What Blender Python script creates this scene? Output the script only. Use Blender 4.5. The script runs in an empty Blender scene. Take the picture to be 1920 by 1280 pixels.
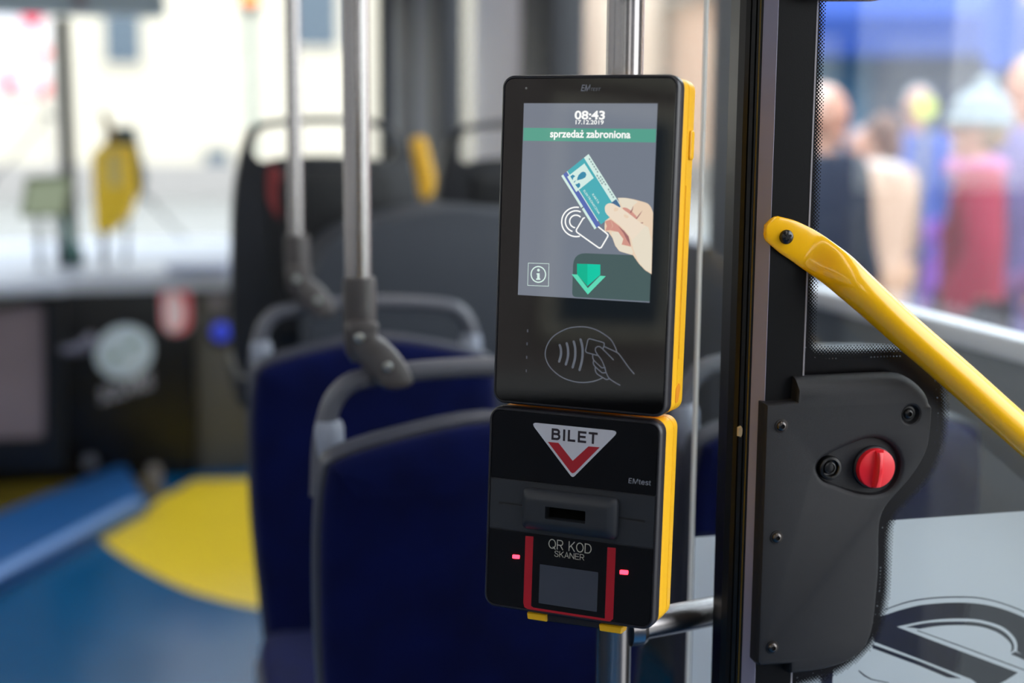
import bpy, bmesh, math, random
from math import sin, cos, tan, pi, radians, sqrt, atan2, hypot
from mathutils import Vector, Matrix
from mathutils.geometry import tessellate_polygon, delaunay_2d_cdt

random.seed(7)
S = bpy.context.scene
COL = S.collection

# ------------------------------------------------------------------ camera, sky, exposure
F = 2667.0                      # focal length in pixels of the 1920 wide frame
CH = 1.38                       # eye height above the bus floor
_p, _y, _r = radians(8.74), radians(14.6), radians(0.43)
_fh = Vector((sin(_y), cos(_y), 0)); _rt = Vector((cos(_y), -sin(_y), 0)); _z = Vector((0, 0, 1))
CF = _fh * cos(_p) - _z * sin(_p)
_u = _fh * sin(_p) + _z * cos(_p)
CR = _rt * cos(_r) + _u * sin(_r)
CU = -_rt * sin(_r) + _u * cos(_r)
C0 = Vector((0, 0, CH))
cam = bpy.data.cameras.new('camera')
cam.sensor_width = 36.0; cam.lens = 36.0 * F / 1920.0; cam.clip_start = 0.02; cam.clip_end = 300
cam.dof.use_dof = True; cam.dof.focus_distance = 1.315; cam.dof.aperture_fstop = 2.0; cam.dof.aperture_blades = 9
camo = bpy.data.objects.new('camera', cam); COL.objects.link(camo)
camo.matrix_world = Matrix(((CR.x, CU.x, -CF.x, 0), (CR.y, CU.y, -CF.y, 0), (CR.z, CU.z, -CF.z, CH), (0, 0, 0, 1)))
S.camera = camo
S.view_settings.view_transform = 'Standard'; S.view_settings.look = 'None'
S.view_settings.exposure = 0.0; S.view_settings.gamma = 1.0; S.view_settings.use_curve_mapping = False
S.cycles.transparent_max_bounces = 24; S.cycles.max_bounces = 10; S.cycles.sample_clamp_indirect = 6.0

world = bpy.data.worlds.new('overcast_sky'); S.world = world; world.use_nodes = True
_n = world.node_tree.nodes; _l = world.node_tree.links
_bg = _n['Background']; _bg.inputs[1].default_value = 6.0
_tc = _n.new('ShaderNodeTexCoord'); _sp = _n.new('ShaderNodeSeparateXYZ'); _rp = _n.new('ShaderNodeValToRGB')
_l.new(_tc.outputs['Generated'], _sp.inputs[0]); _l.new(_sp.outputs['Z'], _rp.inputs[0]); _l.new(_rp.outputs[0], _bg.inputs[0])
_rp.color_ramp.elements[0].position = 0.0; _rp.color_ramp.elements[0].color = (0.86, 0.87, 0.86, 1)
_rp.color_ramp.elements[1].position = 0.7; _rp.color_ramp.elements[1].color = (0.82, 0.90, 1.0, 1)


def area_light(name, loc, target, sx, sy, power, col):
    d = bpy.data.lights.new(name, 'AREA'); d.shape = 'RECTANGLE'; d.size = sx; d.size_y = sy; d.energy = power; d.color = col
    o = bpy.data.objects.new(name, d); COL.objects.link(o); o.location = loc
    o.rotation_euler = (Vector(target) - Vector(loc)).to_track_quat('-Z', 'Y').to_euler()
    return o


# ------------------------------------------------------------------ measuring helpers
def ray(px, py): return CF + CR * ((px - 960) / F) + CU * ((640 - py) / F)
def aty(px, py, Y): r = ray(px, py); return C0 + r * (Y / r.y)
def atz(px, py, Z): r = ray(px, py); return C0 + r * ((Z - CH) / r.z)
def atx(px, py, X): r = ray(px, py); return C0 + r * (X / r.x)
def atd(px, py, d): return C0 + ray(px, py) * d
def X_at(px, Y): return aty(px, 640, Y).x


class Frame:
    """A local plane: o origin, x right, y up, n out of the plane."""
    def __init__(s, o, x, y): s.o = Vector(o); s.x = Vector(x).normalized(); s.y = Vector(y).normalized(); s.n = s.x.cross(s.y)
    def p(s, x, y, z=0.0): return s.o + s.x * x + s.y * y + s.n * z
    def px(s, px, py):
        r = ray(px, py); t = (s.o - C0).dot(s.n) / r.dot(s.n); q = C0 + r * t - s.o
        return (q.dot(s.x), q.dot(s.y))
    def pts(s, lst): return [s.px(*q) for q in lst]


XZ = Frame((0, 0, 0), (1, 0, 0), (0, 0, 1))          # n = -Y, towards the camera

# ------------------------------------------------------------------ materials
def lin(c):
    if isinstance(c, str): c = [int(c[i:i + 2], 16) / 255 for i in (0, 2, 4)]
    return tuple((v / 12.92 if v <= 0.04045 else ((v + 0.055) / 1.055) ** 2.4) for v in c) + (1.0,)


def mat(name, c, rough=0.5, metal=0.0, spec=0.5, emit=None, es=1.0, vary=0.06, vscale=40.0, bump=0.0, bscale=400.0, sheen=0.0, coat=0.0, bdist=0.001):
    m = bpy.data.materials.new(name); m.use_nodes = True
    nt = m.node_tree; b = nt.nodes['Principled BSDF']
    col = lin(c)
    b.inputs['Roughness'].default_value = rough; b.inputs['Metallic'].default_value = metal
    b.inputs['Specular IOR Level'].default_value = spec
    if sheen: b.inputs['Sheen Weight'].default_value = sheen
    if coat: b.inputs['Coat Weight'].default_value = coat
    tc = nt.nodes.new('ShaderNodeTexCoord')
    if vary:
        nz = nt.nodes.new('ShaderNodeTexNoise'); nz.inputs['Scale'].default_value = vscale; nz.inputs['Detail'].default_value = 3
        mx = nt.nodes.new('ShaderNodeMix'); mx.data_type = 'RGBA'
        mx.inputs[6].default_value = tuple(v * (1 - vary) for v in col[:3]) + (1,)
        mx.inputs[7].default_value = tuple(min(1, v * (1 + vary)) for v in col[:3]) + (1,)
        nt.links.new(tc.outputs['Object'], nz.inputs['Vector']); nt.links.new(nz.outputs[0], mx.inputs[0]); nt.links.new(mx.outputs[2], b.inputs['Base Color'])
    else:
        b.inputs['Base Color'].default_value = col
    if bump:
        n2 = nt.nodes.new('ShaderNodeTexNoise'); n2.inputs['Scale'].default_value = bscale; n2.inputs['Detail'].default_value = 2
        bp = nt.nodes.new('ShaderNodeBump'); bp.inputs['Strength'].default_value = bump; bp.inputs['Distance'].default_value = bdist
        nt.links.new(tc.outputs['Object'], n2.inputs['Vector']); nt.links.new(n2.outputs[0], bp.inputs['Height']); nt.links.new(bp.outputs[0], b.inputs['Normal'])
    if emit:
        b.inputs['Emission Color'].default_value = lin(emit); b.inputs['Emission Strength'].default_value = es
    return m


def glass_mat(name, tint=(1, 1, 1), ior=1.5, rough=0.0):
    m = bpy.data.materials.new(name); m.use_nodes = True; nt = m.node_tree; nt.nodes.clear()
    o = nt.nodes.new('ShaderNodeOutputMaterial'); t = nt.nodes.new('ShaderNodeBsdfTransparent'); g = nt.nodes.new('ShaderNodeBsdfGlossy')
    lw = nt.nodes.new('ShaderNodeLayerWeight'); lw.inputs['Blend'].default_value = 0.5; mx = nt.nodes.new('ShaderNodeMixShader')
    pw = nt.nodes.new('ShaderNodeMath'); pw.operation = 'POWER'; pw.inputs[1].default_value = 5.0
    fr = nt.nodes.new('ShaderNodeMath'); fr.operation = 'MULTIPLY_ADD'; f0 = ((ior - 1) / (ior + 1)) ** 2; fr.inputs[1].default_value = 1 - f0; fr.inputs[2].default_value = f0
    nt.links.new(lw.outputs['Facing'], pw.inputs[0]); nt.links.new(pw.outputs[0], fr.inputs[0])
    g.inputs['Roughness'].default_value = rough; t.inputs[0].default_value = tuple(tint) + (1,)
    nt.links.new(fr.outputs[0], mx.inputs[0]); nt.links.new(t.outputs[0], mx.inputs[1]); nt.links.new(g.outputs[0], mx.inputs[2]); nt.links.new(mx.outputs[0], o.inputs[0])
    return m


def film_mat(name, c, see=0.3):
    m = bpy.data.materials.new(name); m.use_nodes = True; nt = m.node_tree; nt.nodes.clear()
    o = nt.nodes.new('ShaderNodeOutputMaterial'); t = nt.nodes.new('ShaderNodeBsdfTransparent')
    d = nt.nodes.new('ShaderNodeBsdfDiffuse'); tl = nt.nodes.new('ShaderNodeBsdfTranslucent')
    m1 = nt.nodes.new('ShaderNodeMixShader'); m2 = nt.nodes.new('ShaderNodeMixShader')
    tc = nt.nodes.new('ShaderNodeTexCoord'); nz = nt.nodes.new('ShaderNodeTexNoise'); nz.inputs['Scale'].default_value = 9
    rp = nt.nodes.new('ShaderNodeValToRGB'); col = lin(c)
    rp.color_ramp.elements[0].color = tuple(v * 0.96 for v in col[:3]) + (1,); rp.color_ramp.elements[1].color = col
    nt.links.new(tc.outputs['Object'], nz.inputs[0]); nt.links.new(nz.outputs[0], rp.inputs[0])
    nt.links.new(rp.outputs[0], d.inputs[0]); nt.links.new(rp.outputs[0], tl.inputs[0])
    m1.inputs[0].default_value = 0.5; nt.links.new(d.outputs[0], m1.inputs[1]); nt.links.new(tl.outputs[0], m1.inputs[2])
    m2.inputs[0].default_value = see; nt.links.new(m1.outputs[0], m2.inputs[1]); nt.links.new(t.outputs[0], m2.inputs[2]); nt.links.new(m2.outputs[0], o.inputs[0])
    return m


def lit(name, c, es=1.0):       # a picture element on a lit display, under the display's glass
    return mat(name, '000000', rough=0.03, spec=0.5, emit=c, es=es, vary=0)


M = dict(
    black_gloss=mat('black_gloss', '060607', 0.03, spec=0.45, vary=0.02),
    panel_gloss=mat('panel_gloss', '17181b', 0.06, spec=0.45, vary=0.02),
    black_satin=mat('black_satin', '222127', 0.36, spec=0.5),
    black_matte=mat('black_matte', '282b31', 0.5, spec=0.4, bump=0.05, bscale=900),
    yellow_case=mat('yellow_plastic', 'f8bb1e', 0.38, spec=0.4, vary=0.02),
    yellow_bar=mat('yellow_powder_coat', 'ffbe00', 0.22, spec=0.5, vary=0.02, coat=0.3),
    grain=mat('grained_charcoal_plastic', '1d1d20', 0.45, spec=0.35, bump=0.6, bscale=2200, vary=0.05, bdist=0.0006),
    charcoal=mat('charcoal_plastic', '2b2b2f', 0.45, spec=0.5, vary=0.05),
    steel=mat('brushed_steel', 'a9a5a5', 0.27, metal=1.0, vary=0.05, vscale=15),
    rubber=mat('black_rubber', '0d0d0d', 0.38, spec=0.4),
    post=mat('black_powder_coat', '070709', 0.36, spec=0.25, bump=0.05, bscale=700),
    red=mat('red_plastic', 'ee2330', 0.32, spec=0.5, vary=0.02),
    screw=mat('dark_screw_steel', '5a5654', 0.3, metal=1.0),
    screw_black=mat('black_screw', '0c0c0d', 0.28, spec=0.6),
    print_grey=mat('grey_print', '9a9ca6', 0.4, vary=0.02),
    print_white=mat('white_print', 'd2d2da', 0.4, vary=0.02),
    print_red=mat('red_print', 'b3202e', 0.3, vary=0.02),
    print_dark=mat('dark_print', '241a26', 0.4, vary=0.02),
    print_cream=mat('cream_print', 'b9b4a6', 0.4, vary=0.02),
    frit=mat('black_frit', '0e0d10', 0.25, spec=0.4, vary=0.02),
    blue_cloth=mat('blue_velour', '020a3a', 0.9, spec=0.1, vary=0.55, vscale=16, sheen=0.06, bump=0.2, bscale=300),
    seat_shell=mat('grey_seat_shell', '3b3d49', 0.5, spec=0.4),
    rail=mat('grey_rail', '55565f', 0.4, spec=0.5),
    fitting=mat('taupe_fitting', '4c4747', 0.45, spec=0.5),
    bolt=mat('bright_bolt', 'c5cac8', 0.3, metal=1.0),
    navy=mat('navy_seat_plastic', '12161f', 0.45, spec=0.5),
    grey_panel=mat('slate_panel', '3c4048', 0.6, spec=0.3),
    floor=mat('blue_floor', '00517f', 0.27, spec=0.4, vary=0.12, vscale=4, bump=0.08, bscale=60),
    floor_yellow=mat('yellow_floor', 'f0cc30', 0.38, spec=0.4, vary=0.05, vscale=5),
    wall=mat('grey_wall_panel', '6f727b', 0.6),
    wall_dark=mat('dark_wall_panel', '2a2c32', 0.6),
    lilac=mat('pale_pillar_cover', 'efedf6', 0.6),
    ceiling=mat('ceiling_panel', 'b9b8bd', 0.7),
    dash=mat('dash_top', 'b9becb', 0.5, spec=0.4),
    dash_black=mat('black_dash_front', '101115', 0.4, spec=0.4),
    asphalt=mat('pale_paving', '7c7a76', 0.9, vary=0.1, vscale=1.5),
    cream=mat('cream_render', 'c6bdac', 0.9, vary=0.04, vscale=0.6),
    peach=mat('peach_render', 'cfab97', 0.9, vary=0.12, vscale=0.5),
    pane=mat('window_pane', '4d5a66', 0.25, spec=0.3),
    stone=mat('grey_stone', '9a9591', 0.9, vary=0.1, vscale=1.0),
)
M['glass'] = glass_mat('clear_glass', (0.97, 0.985, 0.98), 1.33)
M['window_glass'] = glass_mat('window_glass', (0.93, 0.95, 0.95), 1.3)
M['glass_edge'] = mat('glass_edge', 'fbffff', 0.2, spec=0.8, vary=0.03)  # white stands for sky light caught in the pane's edge
M['film'] = film_mat('frosted_film', 'eef3fa', 0.20)

# ------------------------------------------------------------------ mesh helpers
MESHCACHE = {}


def clean(bm):
    bmesh.ops.remove_doubles(bm, verts=bm.verts[:], dist=1e-7)


def link(name, bm, m, parent=None, smooth=True, angle=32, recalc=True):
    """One mesh object; bm holds world coordinates, the parent's frame is taken off."""
    if recalc: bmesh.ops.recalc_face_normals(bm, faces=bm.faces[:])
    me = bpy.data.meshes.new(name); bm.to_mesh(me); bm.free()
    if parent is not None:
        me.transform(root_matrix(parent).inverted())
    me.materials.append(m if not isinstance(m, str) else M[m])
    if smooth:
        for p in me.polygons: p.use_smooth = True
        me.set_sharp_from_angle(angle=radians(angle))
    o = bpy.data.objects.new(name, me); COL.objects.link(o)
    if parent is not None: o.parent = parent
    return o


def root_matrix(o):
    while o.parent is not None: o = o.parent
    return Matrix.LocRotScale(o.location, o.rotation_euler, o.scale)


def thing(name, label, cat, loc=(0, 0, 0), rz=0.0, group=None, kind=None):
    o = bpy.data.objects.new(name, None); COL.objects.link(o)
    o.location = loc; o.rotation_euler = (0, 0, rz); o.empty_display_size = 0.05
    return tag(o, label, cat, group, kind)


def tag(o, label=None, cat=None, group=None, kind=None):
    if label: o['label'] = label
    if cat: o['category'] = cat
    if group: o['group'] = group
    if kind: o['kind'] = kind
    return o


def struct(o): o['kind'] = 'structure'; return o


def copy_tree(o, parent=None):
    c = o.copy(); COL.objects.link(c)
    if parent is not None: c.parent = parent
    for ch in list(o.children): copy_tree(ch, c)
    return c


def box(bm, x0, x1, y0, y1, z0, z1):
    v = [bm.verts.new((x, y, z)) for x in (x0, x1) for y in (y0, y1) for z in (z0, z1)]
    for f in ((0, 1, 3, 2), (4, 6, 7, 5), (0, 4, 5, 1), (2, 3, 7, 6), (0, 2, 6, 4), (1, 5, 7, 3)): bm.faces.new([v[i] for i in f])


def boxes(lst, bev=0.0):
    bm = bmesh.new()
    for b in lst: box(bm, *b)
    if bev: bmesh.ops.bevel(bm, geom=bm.edges[:], offset=bev, segments=2, affect='EDGES', profile=0.5)
    return bm


def area2(p): return sum(p[i][0] * p[(i + 1) % len(p)][1] - p[(i + 1) % len(p)][0] * p[i][1] for i in range(len(p))) / 2


def ccw(p): return list(p) if area2(p) > 0 else list(reversed(p))


def rrect(x0, y0, x1, y1, r, seg=6):
    if x0 > x1: x0, x1 = x1, x0
    if y0 > y1: y0, y1 = y1, y0
    out = []
    for cx, cy, a in ((x1 - r, y1 - r, 0), (x0 + r, y1 - r, 90), (x0 + r, y0 + r, 180), (x1 - r, y0 + r, 270)):
        for k in range(seg + 1):
            t = radians(a + 90 * k / seg); out.append((cx + r * cos(t), cy + r * sin(t)))
    return out


def rounded(pts, r, seg=5):
    """Round the corners of a polygon; r is one radius or one per corner."""
    pts = ccw(pts) if not isinstance(r, (list, tuple)) else pts
    n = len(pts); out = []
    for i in range(n):
        ri = r[i] if isinstance(r, (list, tuple)) else r
        p = Vector(pts[i]); a = Vector(pts[i - 1]) - p; b = Vector(pts[(i + 1) % n]) - p
        la, lb = a.length, b.length; a.normalize(); b.normalize()
        d = max(-0.9999, min(0.9999, a.dot(b))); h = math.acos(d) / 2
        cut = min(ri / tan(h), la * 0.49, lb * 0.49); rr = cut * tan(h)
        if rr < 1e-6: out.append(tuple(p)); continue
        p0, p1 = p + a * cut, p + b * cut
        for k in range(seg + 1):
            t = k / seg; q = p0 * (1 - t) ** 2 + p * 2 * t * (1 - t) + p1 * t * t; out.append(tuple(q))
    return out


def smooth_curve(pts, n=6, closed=False):
    out = []; N = len(pts); dim = len(pts[0])
    rng = range(N) if closed else range(N - 1)
    g = (lambda i: pts[i % N]) if closed else (lambda i: pts[max(0, min(N - 1, i))])
    for i in rng:
        p0, p1, p2, p3 = g(i - 1), g(i), g(i + 1), g(i + 2)
        for k in range(n):
            t = k / n
            out.append(tuple(0.5 * (2 * p1[d] + (p2[d] - p0[d]) * t + (2 * p0[d] - 5 * p1[d] + 4 * p2[d] - p3[d]) * t * t + (3 * p1[d] - p0[d] - 3 * p2[d] + p3[d]) * t ** 3) for d in range(dim)))
    if not closed: out.append(tuple(pts[-1]))
    return out


def inset(out, d):
    """Offset a ccw outline inwards by d."""
    n = len(out); res = []
    for i in range(n):
        p = Vector(out[i]); a = p - Vector(out[i - 1]); b = Vector(out[(i + 1) % n]) - p
        if a.length < 1e-9: a = b
        if b.length < 1e-9: b = a
        na = Vector((-a.y, a.x)).normalized(); nb = Vector((-b.y, b.x)).normalized()
        m = na + nb
        if m.length < 1e-6: m = na
        m.normalize(); k = max(0.4, m.dot(na))
        q = p + m * (d / k); res.append((q.x, q.y))
    return res


def bridge(bm, A, B):
    n = len(A)
    for i in range(n):
        j = (i + 1) % n
        try: bm.faces.new((A[i], A[j], B[j], B[i]))
        except ValueError: pass


def cap(bm, fr, loops, z, rings=None):
    """Fill an outline with holes at height z; reuse vertex rings when given."""
    P = [[Vector((x, y, 0)) for x, y in lp] for lp in loops]
    flat = rings if rings else [[bm.verts.new(fr.p(x, y, z)) for x, y in lp] for lp in loops]
    allv = [v for r in flat for v in r]
    for t in tessellate_polygon(P):
        try: bm.faces.new([allv[i] for i in t])
        except ValueError: pass


def ringed(bm, fr, outline, prof, close0=True, close1=True):
    """Stack of offset outlines: prof = [(inset, height), ...] along the frame's normal."""
    outline = ccw(outline); rings = []; outs = []
    for d, z in prof:
        o2 = inset(outline, d) if d else outline
        outs.append(o2); rings.append([bm.verts.new(fr.p(x, y, z)) for x, y in o2])
    for a, b in zip(rings, rings[1:]): bridge(bm, a, b)
    if close0: cap(bm, fr, [outs[0]], 0, [rings[0]])
    if close1: cap(bm, fr, [outs[-1]], 0, [rings[-1]])
    return rings, outs


def plate(fr, outline, z0, z1, r=0.0, holes=()):
    """Solid plate between z0 and z1, front edge rounded by r, with through holes."""
    bm = bmesh.new(); outline = ccw(outline)
    prof = [(0, z0), (0, z1 - r), (r * 0.3, z1 - r * 0.3), (r, z1)] if r else [(0, z0), (0, z1)]
    rings, outs = ringed(bm, fr, outline, prof, close0=not holes, close1=not holes)
    if holes:
        h0 = [[bm.verts.new(fr.p(x, y, z0)) for x, y in ccw(h)] for h in holes]
        h1 = [[bm.verts.new(fr.p(x, y, z1)) for x, y in ccw(h)] for h in holes]
        for a, b in zip(h0, h1): bridge(bm, a, b)
        hh = [ccw(h) for h in holes]
        cap(bm, fr, [outs[0]] + hh, 0, [rings[0]] + h0); cap(bm, fr, [outs[-1]] + hh, 0, [rings[-1]] + h1)
    return bm


def flat(fr, loops, z, th=0.0):
    """A printed shape: one outline, or several outlines (list of lists)."""
    bm = bmesh.new()
    if not isinstance(loops[0][0], (tuple, list)): loops = [loops]
    for lp in loops: cap(bm, fr, [lp], z)
    orient(bm, fr.n); return bm


def orient(bm, n):
    bm.normal_update()
    for f in bm.faces:
        if f.normal.dot(n) < 0: f.normal_flip()


def stroke_into(bm, fr, pts, w, z, closed=False, round_ends=True):
    n = len(pts)
    if n < 2: return
    L = []; R = []
    for i in range(n):
        p = Vector(pts[i][:2])
        a = p - Vector(pts[i - 1][:2]) if (i > 0 or closed) else Vector(pts[1][:2]) - p
        b = Vector(pts[(i + 1) % n][:2]) - p if (i < n - 1 or closed) else a
        if a.length < 1e-9: a = b
        if b.length < 1e-9: b = a
        na = Vector((-a.y, a.x)).normalized(); nb = Vector((-b.y, b.x)).normalized(); m = (na + nb)
        m = m.normalized() if m.length > 1e-6 else na
        k = w / 2 / max(0.5, m.dot(na))
        L.append(bm.verts.new(fr.p(*(p + m * k), z))); R.append(bm.verts.new(fr.p(*(p - m * k), z)))
    for i in range(n if closed else n - 1):
        j = (i + 1) % n; bm.faces.new((L[i], L[j], R[j], R[i]))
    if round_ends and not closed:
        for i, q in ((0, pts[0]), (n - 1, pts[-1])):
            vs = [bm.verts.new(fr.p(q[0] + w / 2 * cos(t * pi / 5), q[1] + w / 2 * sin(t * pi / 5), z + 1e-5)) for t in range(10)]
            bm.faces.new(vs)


def strokes(fr, lines, w, z, closed=False):
    bm = bmesh.new()
    for ln in lines: stroke_into(bm, fr, ln, w, z, closed)
    orient(bm, fr.n); return bm


try:
    FONT = bpy.data.fonts.load(__import__('os').path.join(bpy.utils.system_resource('DATAFILES'), 'fonts', 'Inter.woff2'))
except Exception:
    FONT = None


def text_polys(body, bold=0.0, shear=0.0, space=1.0, sans=False):
    """Triangles of a line of text, scaled to the unit square."""
    cu = bpy.data.curves.new('lettering', 'FONT'); cu.font = (FONT if sans and FONT else cu.font); cu.body = body; cu.size = 1.0; cu.offset = bold; cu.shear = shear
    cu.space_character = space; cu.fill_mode = 'FRONT'; cu.dimensions = '2D'; cu.resolution_u = 4
    o = bpy.data.objects.new('lettering', cu); COL.objects.link(o)
    dg = bpy.context.evaluated_depsgraph_get(); dg.update()
    me = bpy.data.meshes.new_from_object(o.evaluated_get(dg))
    V = [(v.co.x, v.co.y) for v in me.vertices]; P = [tuple(p.vertices) for p in me.polygons]
    bpy.data.objects.remove(o); bpy.data.curves.remove(cu); bpy.data.meshes.remove(me)
    x0 = min(v[0] for v in V); x1 = max(v[0] for v in V); y0 = min(v[1] for v in V); y1 = max(v[1] for v in V)
    return [((x - x0) / (x1 - x0), (y - y0) / (y1 - y0)) for x, y in V], P


def text(fr, body, z, o, ex, ey, bold=0.0, shear=0.0, space=1.0, bm=None, sans=False):
    """Text laid in the parallelogram from o along ex and ey (local 2D vectors)."""
    V, P = text_polys(body, bold, shear, space, sans); own = bm is None
    if own: bm = bmesh.new()
    vs = [bm.verts.new(fr.p(o[0] + ex[0] * a + ey[0] * b, o[1] + ex[1] * a + ey[1] * b, z)) for a, b in V]
    for p in P:
        try: bm.faces.new([vs[i] for i in p])
        except ValueError: pass
    if own: orient(bm, fr.n)
    return bm


GLY = {}


def glyph(ch, t):
    """Plain grotesque capitals as centre lines; height 1, stroke t. Returns (width, lines)."""
    c = t / 2
    def arc(cx, cy, rx, ry, a0, a1, n=14): return [(cx + rx * cos(radians(a0 + (a1 - a0) * k / n)), cy + ry * sin(radians(a0 + (a1 - a0) * k / n))) for k in range(n + 1)]
    if ch == 'I': return t, [[(c, 0), (c, 1)]]
    if ch == 'L': return .60, [[(c, 1), (c, c), (.60, c)]]
    if ch == 'E': return .66, [[(.66, 1 - c), (c, 1 - c), (c, c), (.66, c)], [(c, .51), (.61, .51)]]
    if ch == 'T': return .68, [[(0, 1 - c), (.68, 1 - c)], [(.34, 1 - c), (.34, 0)]]
    if ch == 'B': return .72, [[(c, 0), (c, 1)], [(c, c)] + arc(.42, (c + .53) / 2, .30 - c, (.53 - c) / 2, -90, 90) + [(c, .53)], [(c, 1 - c)] + arc(.40, (1 - c + .53) / 2, .28 - c, (.47 - c) / 2, 90, -90)]
    if ch == 'O': return .84, [arc(.42, .5, .42 - c, .5 - c, 0, 360, 36)]
    if ch == 'Q': return .84, [arc(.42, .5, .42 - c, .5 - c, 0, 360, 36), [(.50, .22), (.82, -.04)]]
    if ch == 'D': return .76, [[(c, 0), (c, 1)], [(c, c)] + arc(.34, .5, .42 - c, .5 - c, -90, 90, 20) + [(c, 1 - c)]]
    if ch == 'R': return .74, [[(c, 0), (c, 1)], [(c, 1 - c)] + arc(.42, (1 - c + .46) / 2, .28 - c, (.54 - c) / 2, 90, -90) + [(c, .46)], [(.38, .46), (.70, 0)]]
    if ch == 'K': return .72, [[(c, 0), (c, 1)], [(c, .34), (.66, 1)], [(.26, .56), (.69, 0)]]
    if ch == 'S': return .68, [smooth_curve([(.62, .74), (.56, .90), (.35, 1 - c), (.13, .91), (.08, .74), (.20, .58), (.48, .47), (.62, .30), (.55, .10), (.34, c), (.12, .09), (.04, .30)], 4)]
    if ch == 'A': return .72, [[(.03, 0), (.36, 1 - c * .3), (.69, 0)], [(.14, .33), (.58, .33)]]
    if ch == 'N': return .74, [[(c, 0), (c, 1)], [(c * 1.2, 1 - c), (.74 - c * 1.2, c)], [(.74 - c, 0), (.74 - c, 1)]]
    return .35, []


def caps(fr, body, z, bl, tr, t, gap=.13, bm=None):
    a = fr.px(*bl); b = fr.px(*tr); W = sum(glyph(ch, t)[0] for ch in body) + gap * (len(body) - 1)
    sy = b[1] - a[1]; sx = (b[0] - a[0]) / W; own = bm is None
    if own: bm = bmesh.new()
    x = 0; k = 0
    for ch in body:
        w, lines = glyph(ch, t)
        for ln in lines:
            k += 1; cl_ = len(ln) > 20 and hypot(ln[0][0] - ln[-1][0], ln[0][1] - ln[-1][1]) < 1e-6
            stroke_into(bm, fr, [(a[0] + (x + p[0]) * sx, a[1] + p[1] * sy) for p in (ln[:-1] if cl_ else ln)], t * sy, z + 2e-6 * (k % 4), closed=cl_, round_ends=False)
        x += w + gap
    if own: orient(bm, fr.n)
    return bm


def text_box(fr, body, z, bl, tr, **k):
    a = fr.px(*bl); b = fr.px(*tr)
    return text(fr, body, z, a, (b[0] - a[0], 0), (0, b[1] - a[1]), **k)


def tube(bm, path, r, seg=16, closed=False, caps=True):
    """Round tube along a path of 3D points; r a number or one per point."""
    pts = [Vector(p) for p in path]; n = len(pts); rings = []; up = None
    for i, p in enumerate(pts):
        t = (pts[min(i + 1, n - 1)] - pts[max(i - 1, 0)]) if not closed else pts[(i + 1) % n] - pts[i - 1]
        t.normalize()
        if up is None: up = t.orthogonal().normalized()
        up = (up - t * up.dot(t)).normalized(); b = t.cross(up)
        ri = r[i] if isinstance(r, (list, tuple)) else r
        rings.append([bm.verts.new(p + up * (ri * cos(2 * pi * k / seg)) + b * (ri * sin(2 * pi * k / seg))) for k in range(seg)])
    for a, b in zip(rings, rings[1:]): bridge(bm, a, b)
    if closed: bridge(bm, rings[-1], rings[0])
    elif caps: bm.faces.new(rings[0]); bm.faces.new(rings[-1])
    return bm


def lathe(bm, o, axis, prof, seg=28, close=True):
    """prof = [(radius, height), ...] around axis at o."""
    o = Vector(o); a = Vector(axis).normalized(); u = a.orthogonal().normalized(); v = a.cross(u); rings = []
    for r, h in prof:
        r = max(r, 1e-5)
        rings.append([bm.verts.new(o + a * h + u * (r * cos(2 * pi * k / seg)) + v * (r * sin(2 * pi * k / seg))) for k in range(seg)])
    for p, q in zip(rings, rings[1:]): bridge(bm, p, q)
    if close: bm.faces.new(rings[0]); bm.faces.new(rings[-1])
    return bm


def ball(bm, c, rx, ry, rz, seg=20, rg=12, rot=None):
    mtx = Matrix.Translation(Vector(c)) @ (rot if rot else Matrix.Identity(4)) @ Matrix.Diagonal((rx, ry, rz, 1))
    bmesh.ops.create_uvsphere(bm, u_segments=seg, v_segments=rg, radius=1.0, matrix=mtx)


def circle(c, r, n=28, ry=None): return [(c[0] + r * cos(2 * pi * k / n), c[1] + (ry or r) * sin(2 * pi * k / n)) for k in range(n)]


# ================================================================== THE BUS SHELL
YF, YB = 7.3, -5.0          # front and back
XL, XR = -1.27, 1.27
SILL, HEAD, CEIL = 0.98, 2.02, 2.25
PAVE = -0.20
struct(link('floor', boxes([(XL, XR, YB, YF, -0.06, 0)]), 'floor'))
struct(link('ceiling', boxes([(XL - .05, XR + .05, YB, YF + .05, CEIL, CEIL + 0.06)]), 'ceiling'))
# left wall with four windows
lw = [(XL - .06, XL, YB, YF, -0.06, SILL), (XL - .06, XL, YB, YF, HEAD, CEIL)]
lp = [YB, -3.4, -1.75, -0.35, 1.15, 2.7, 4.3, 5.9, YF]
for y in lp: lw.append((XL - .06, XL + .01, y - .07, y + .07, SILL, HEAD))
struct(link('wall_left', boxes(lw), 'wall_dark'))
for i in range(len(lp) - 1):
    struct(link('window_%d' % (i + 1), boxes([(XL - .035, XL - .03, lp[i] + .07, lp[i + 1] - .07, SILL, HEAD)]), 'window_glass'))
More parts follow.
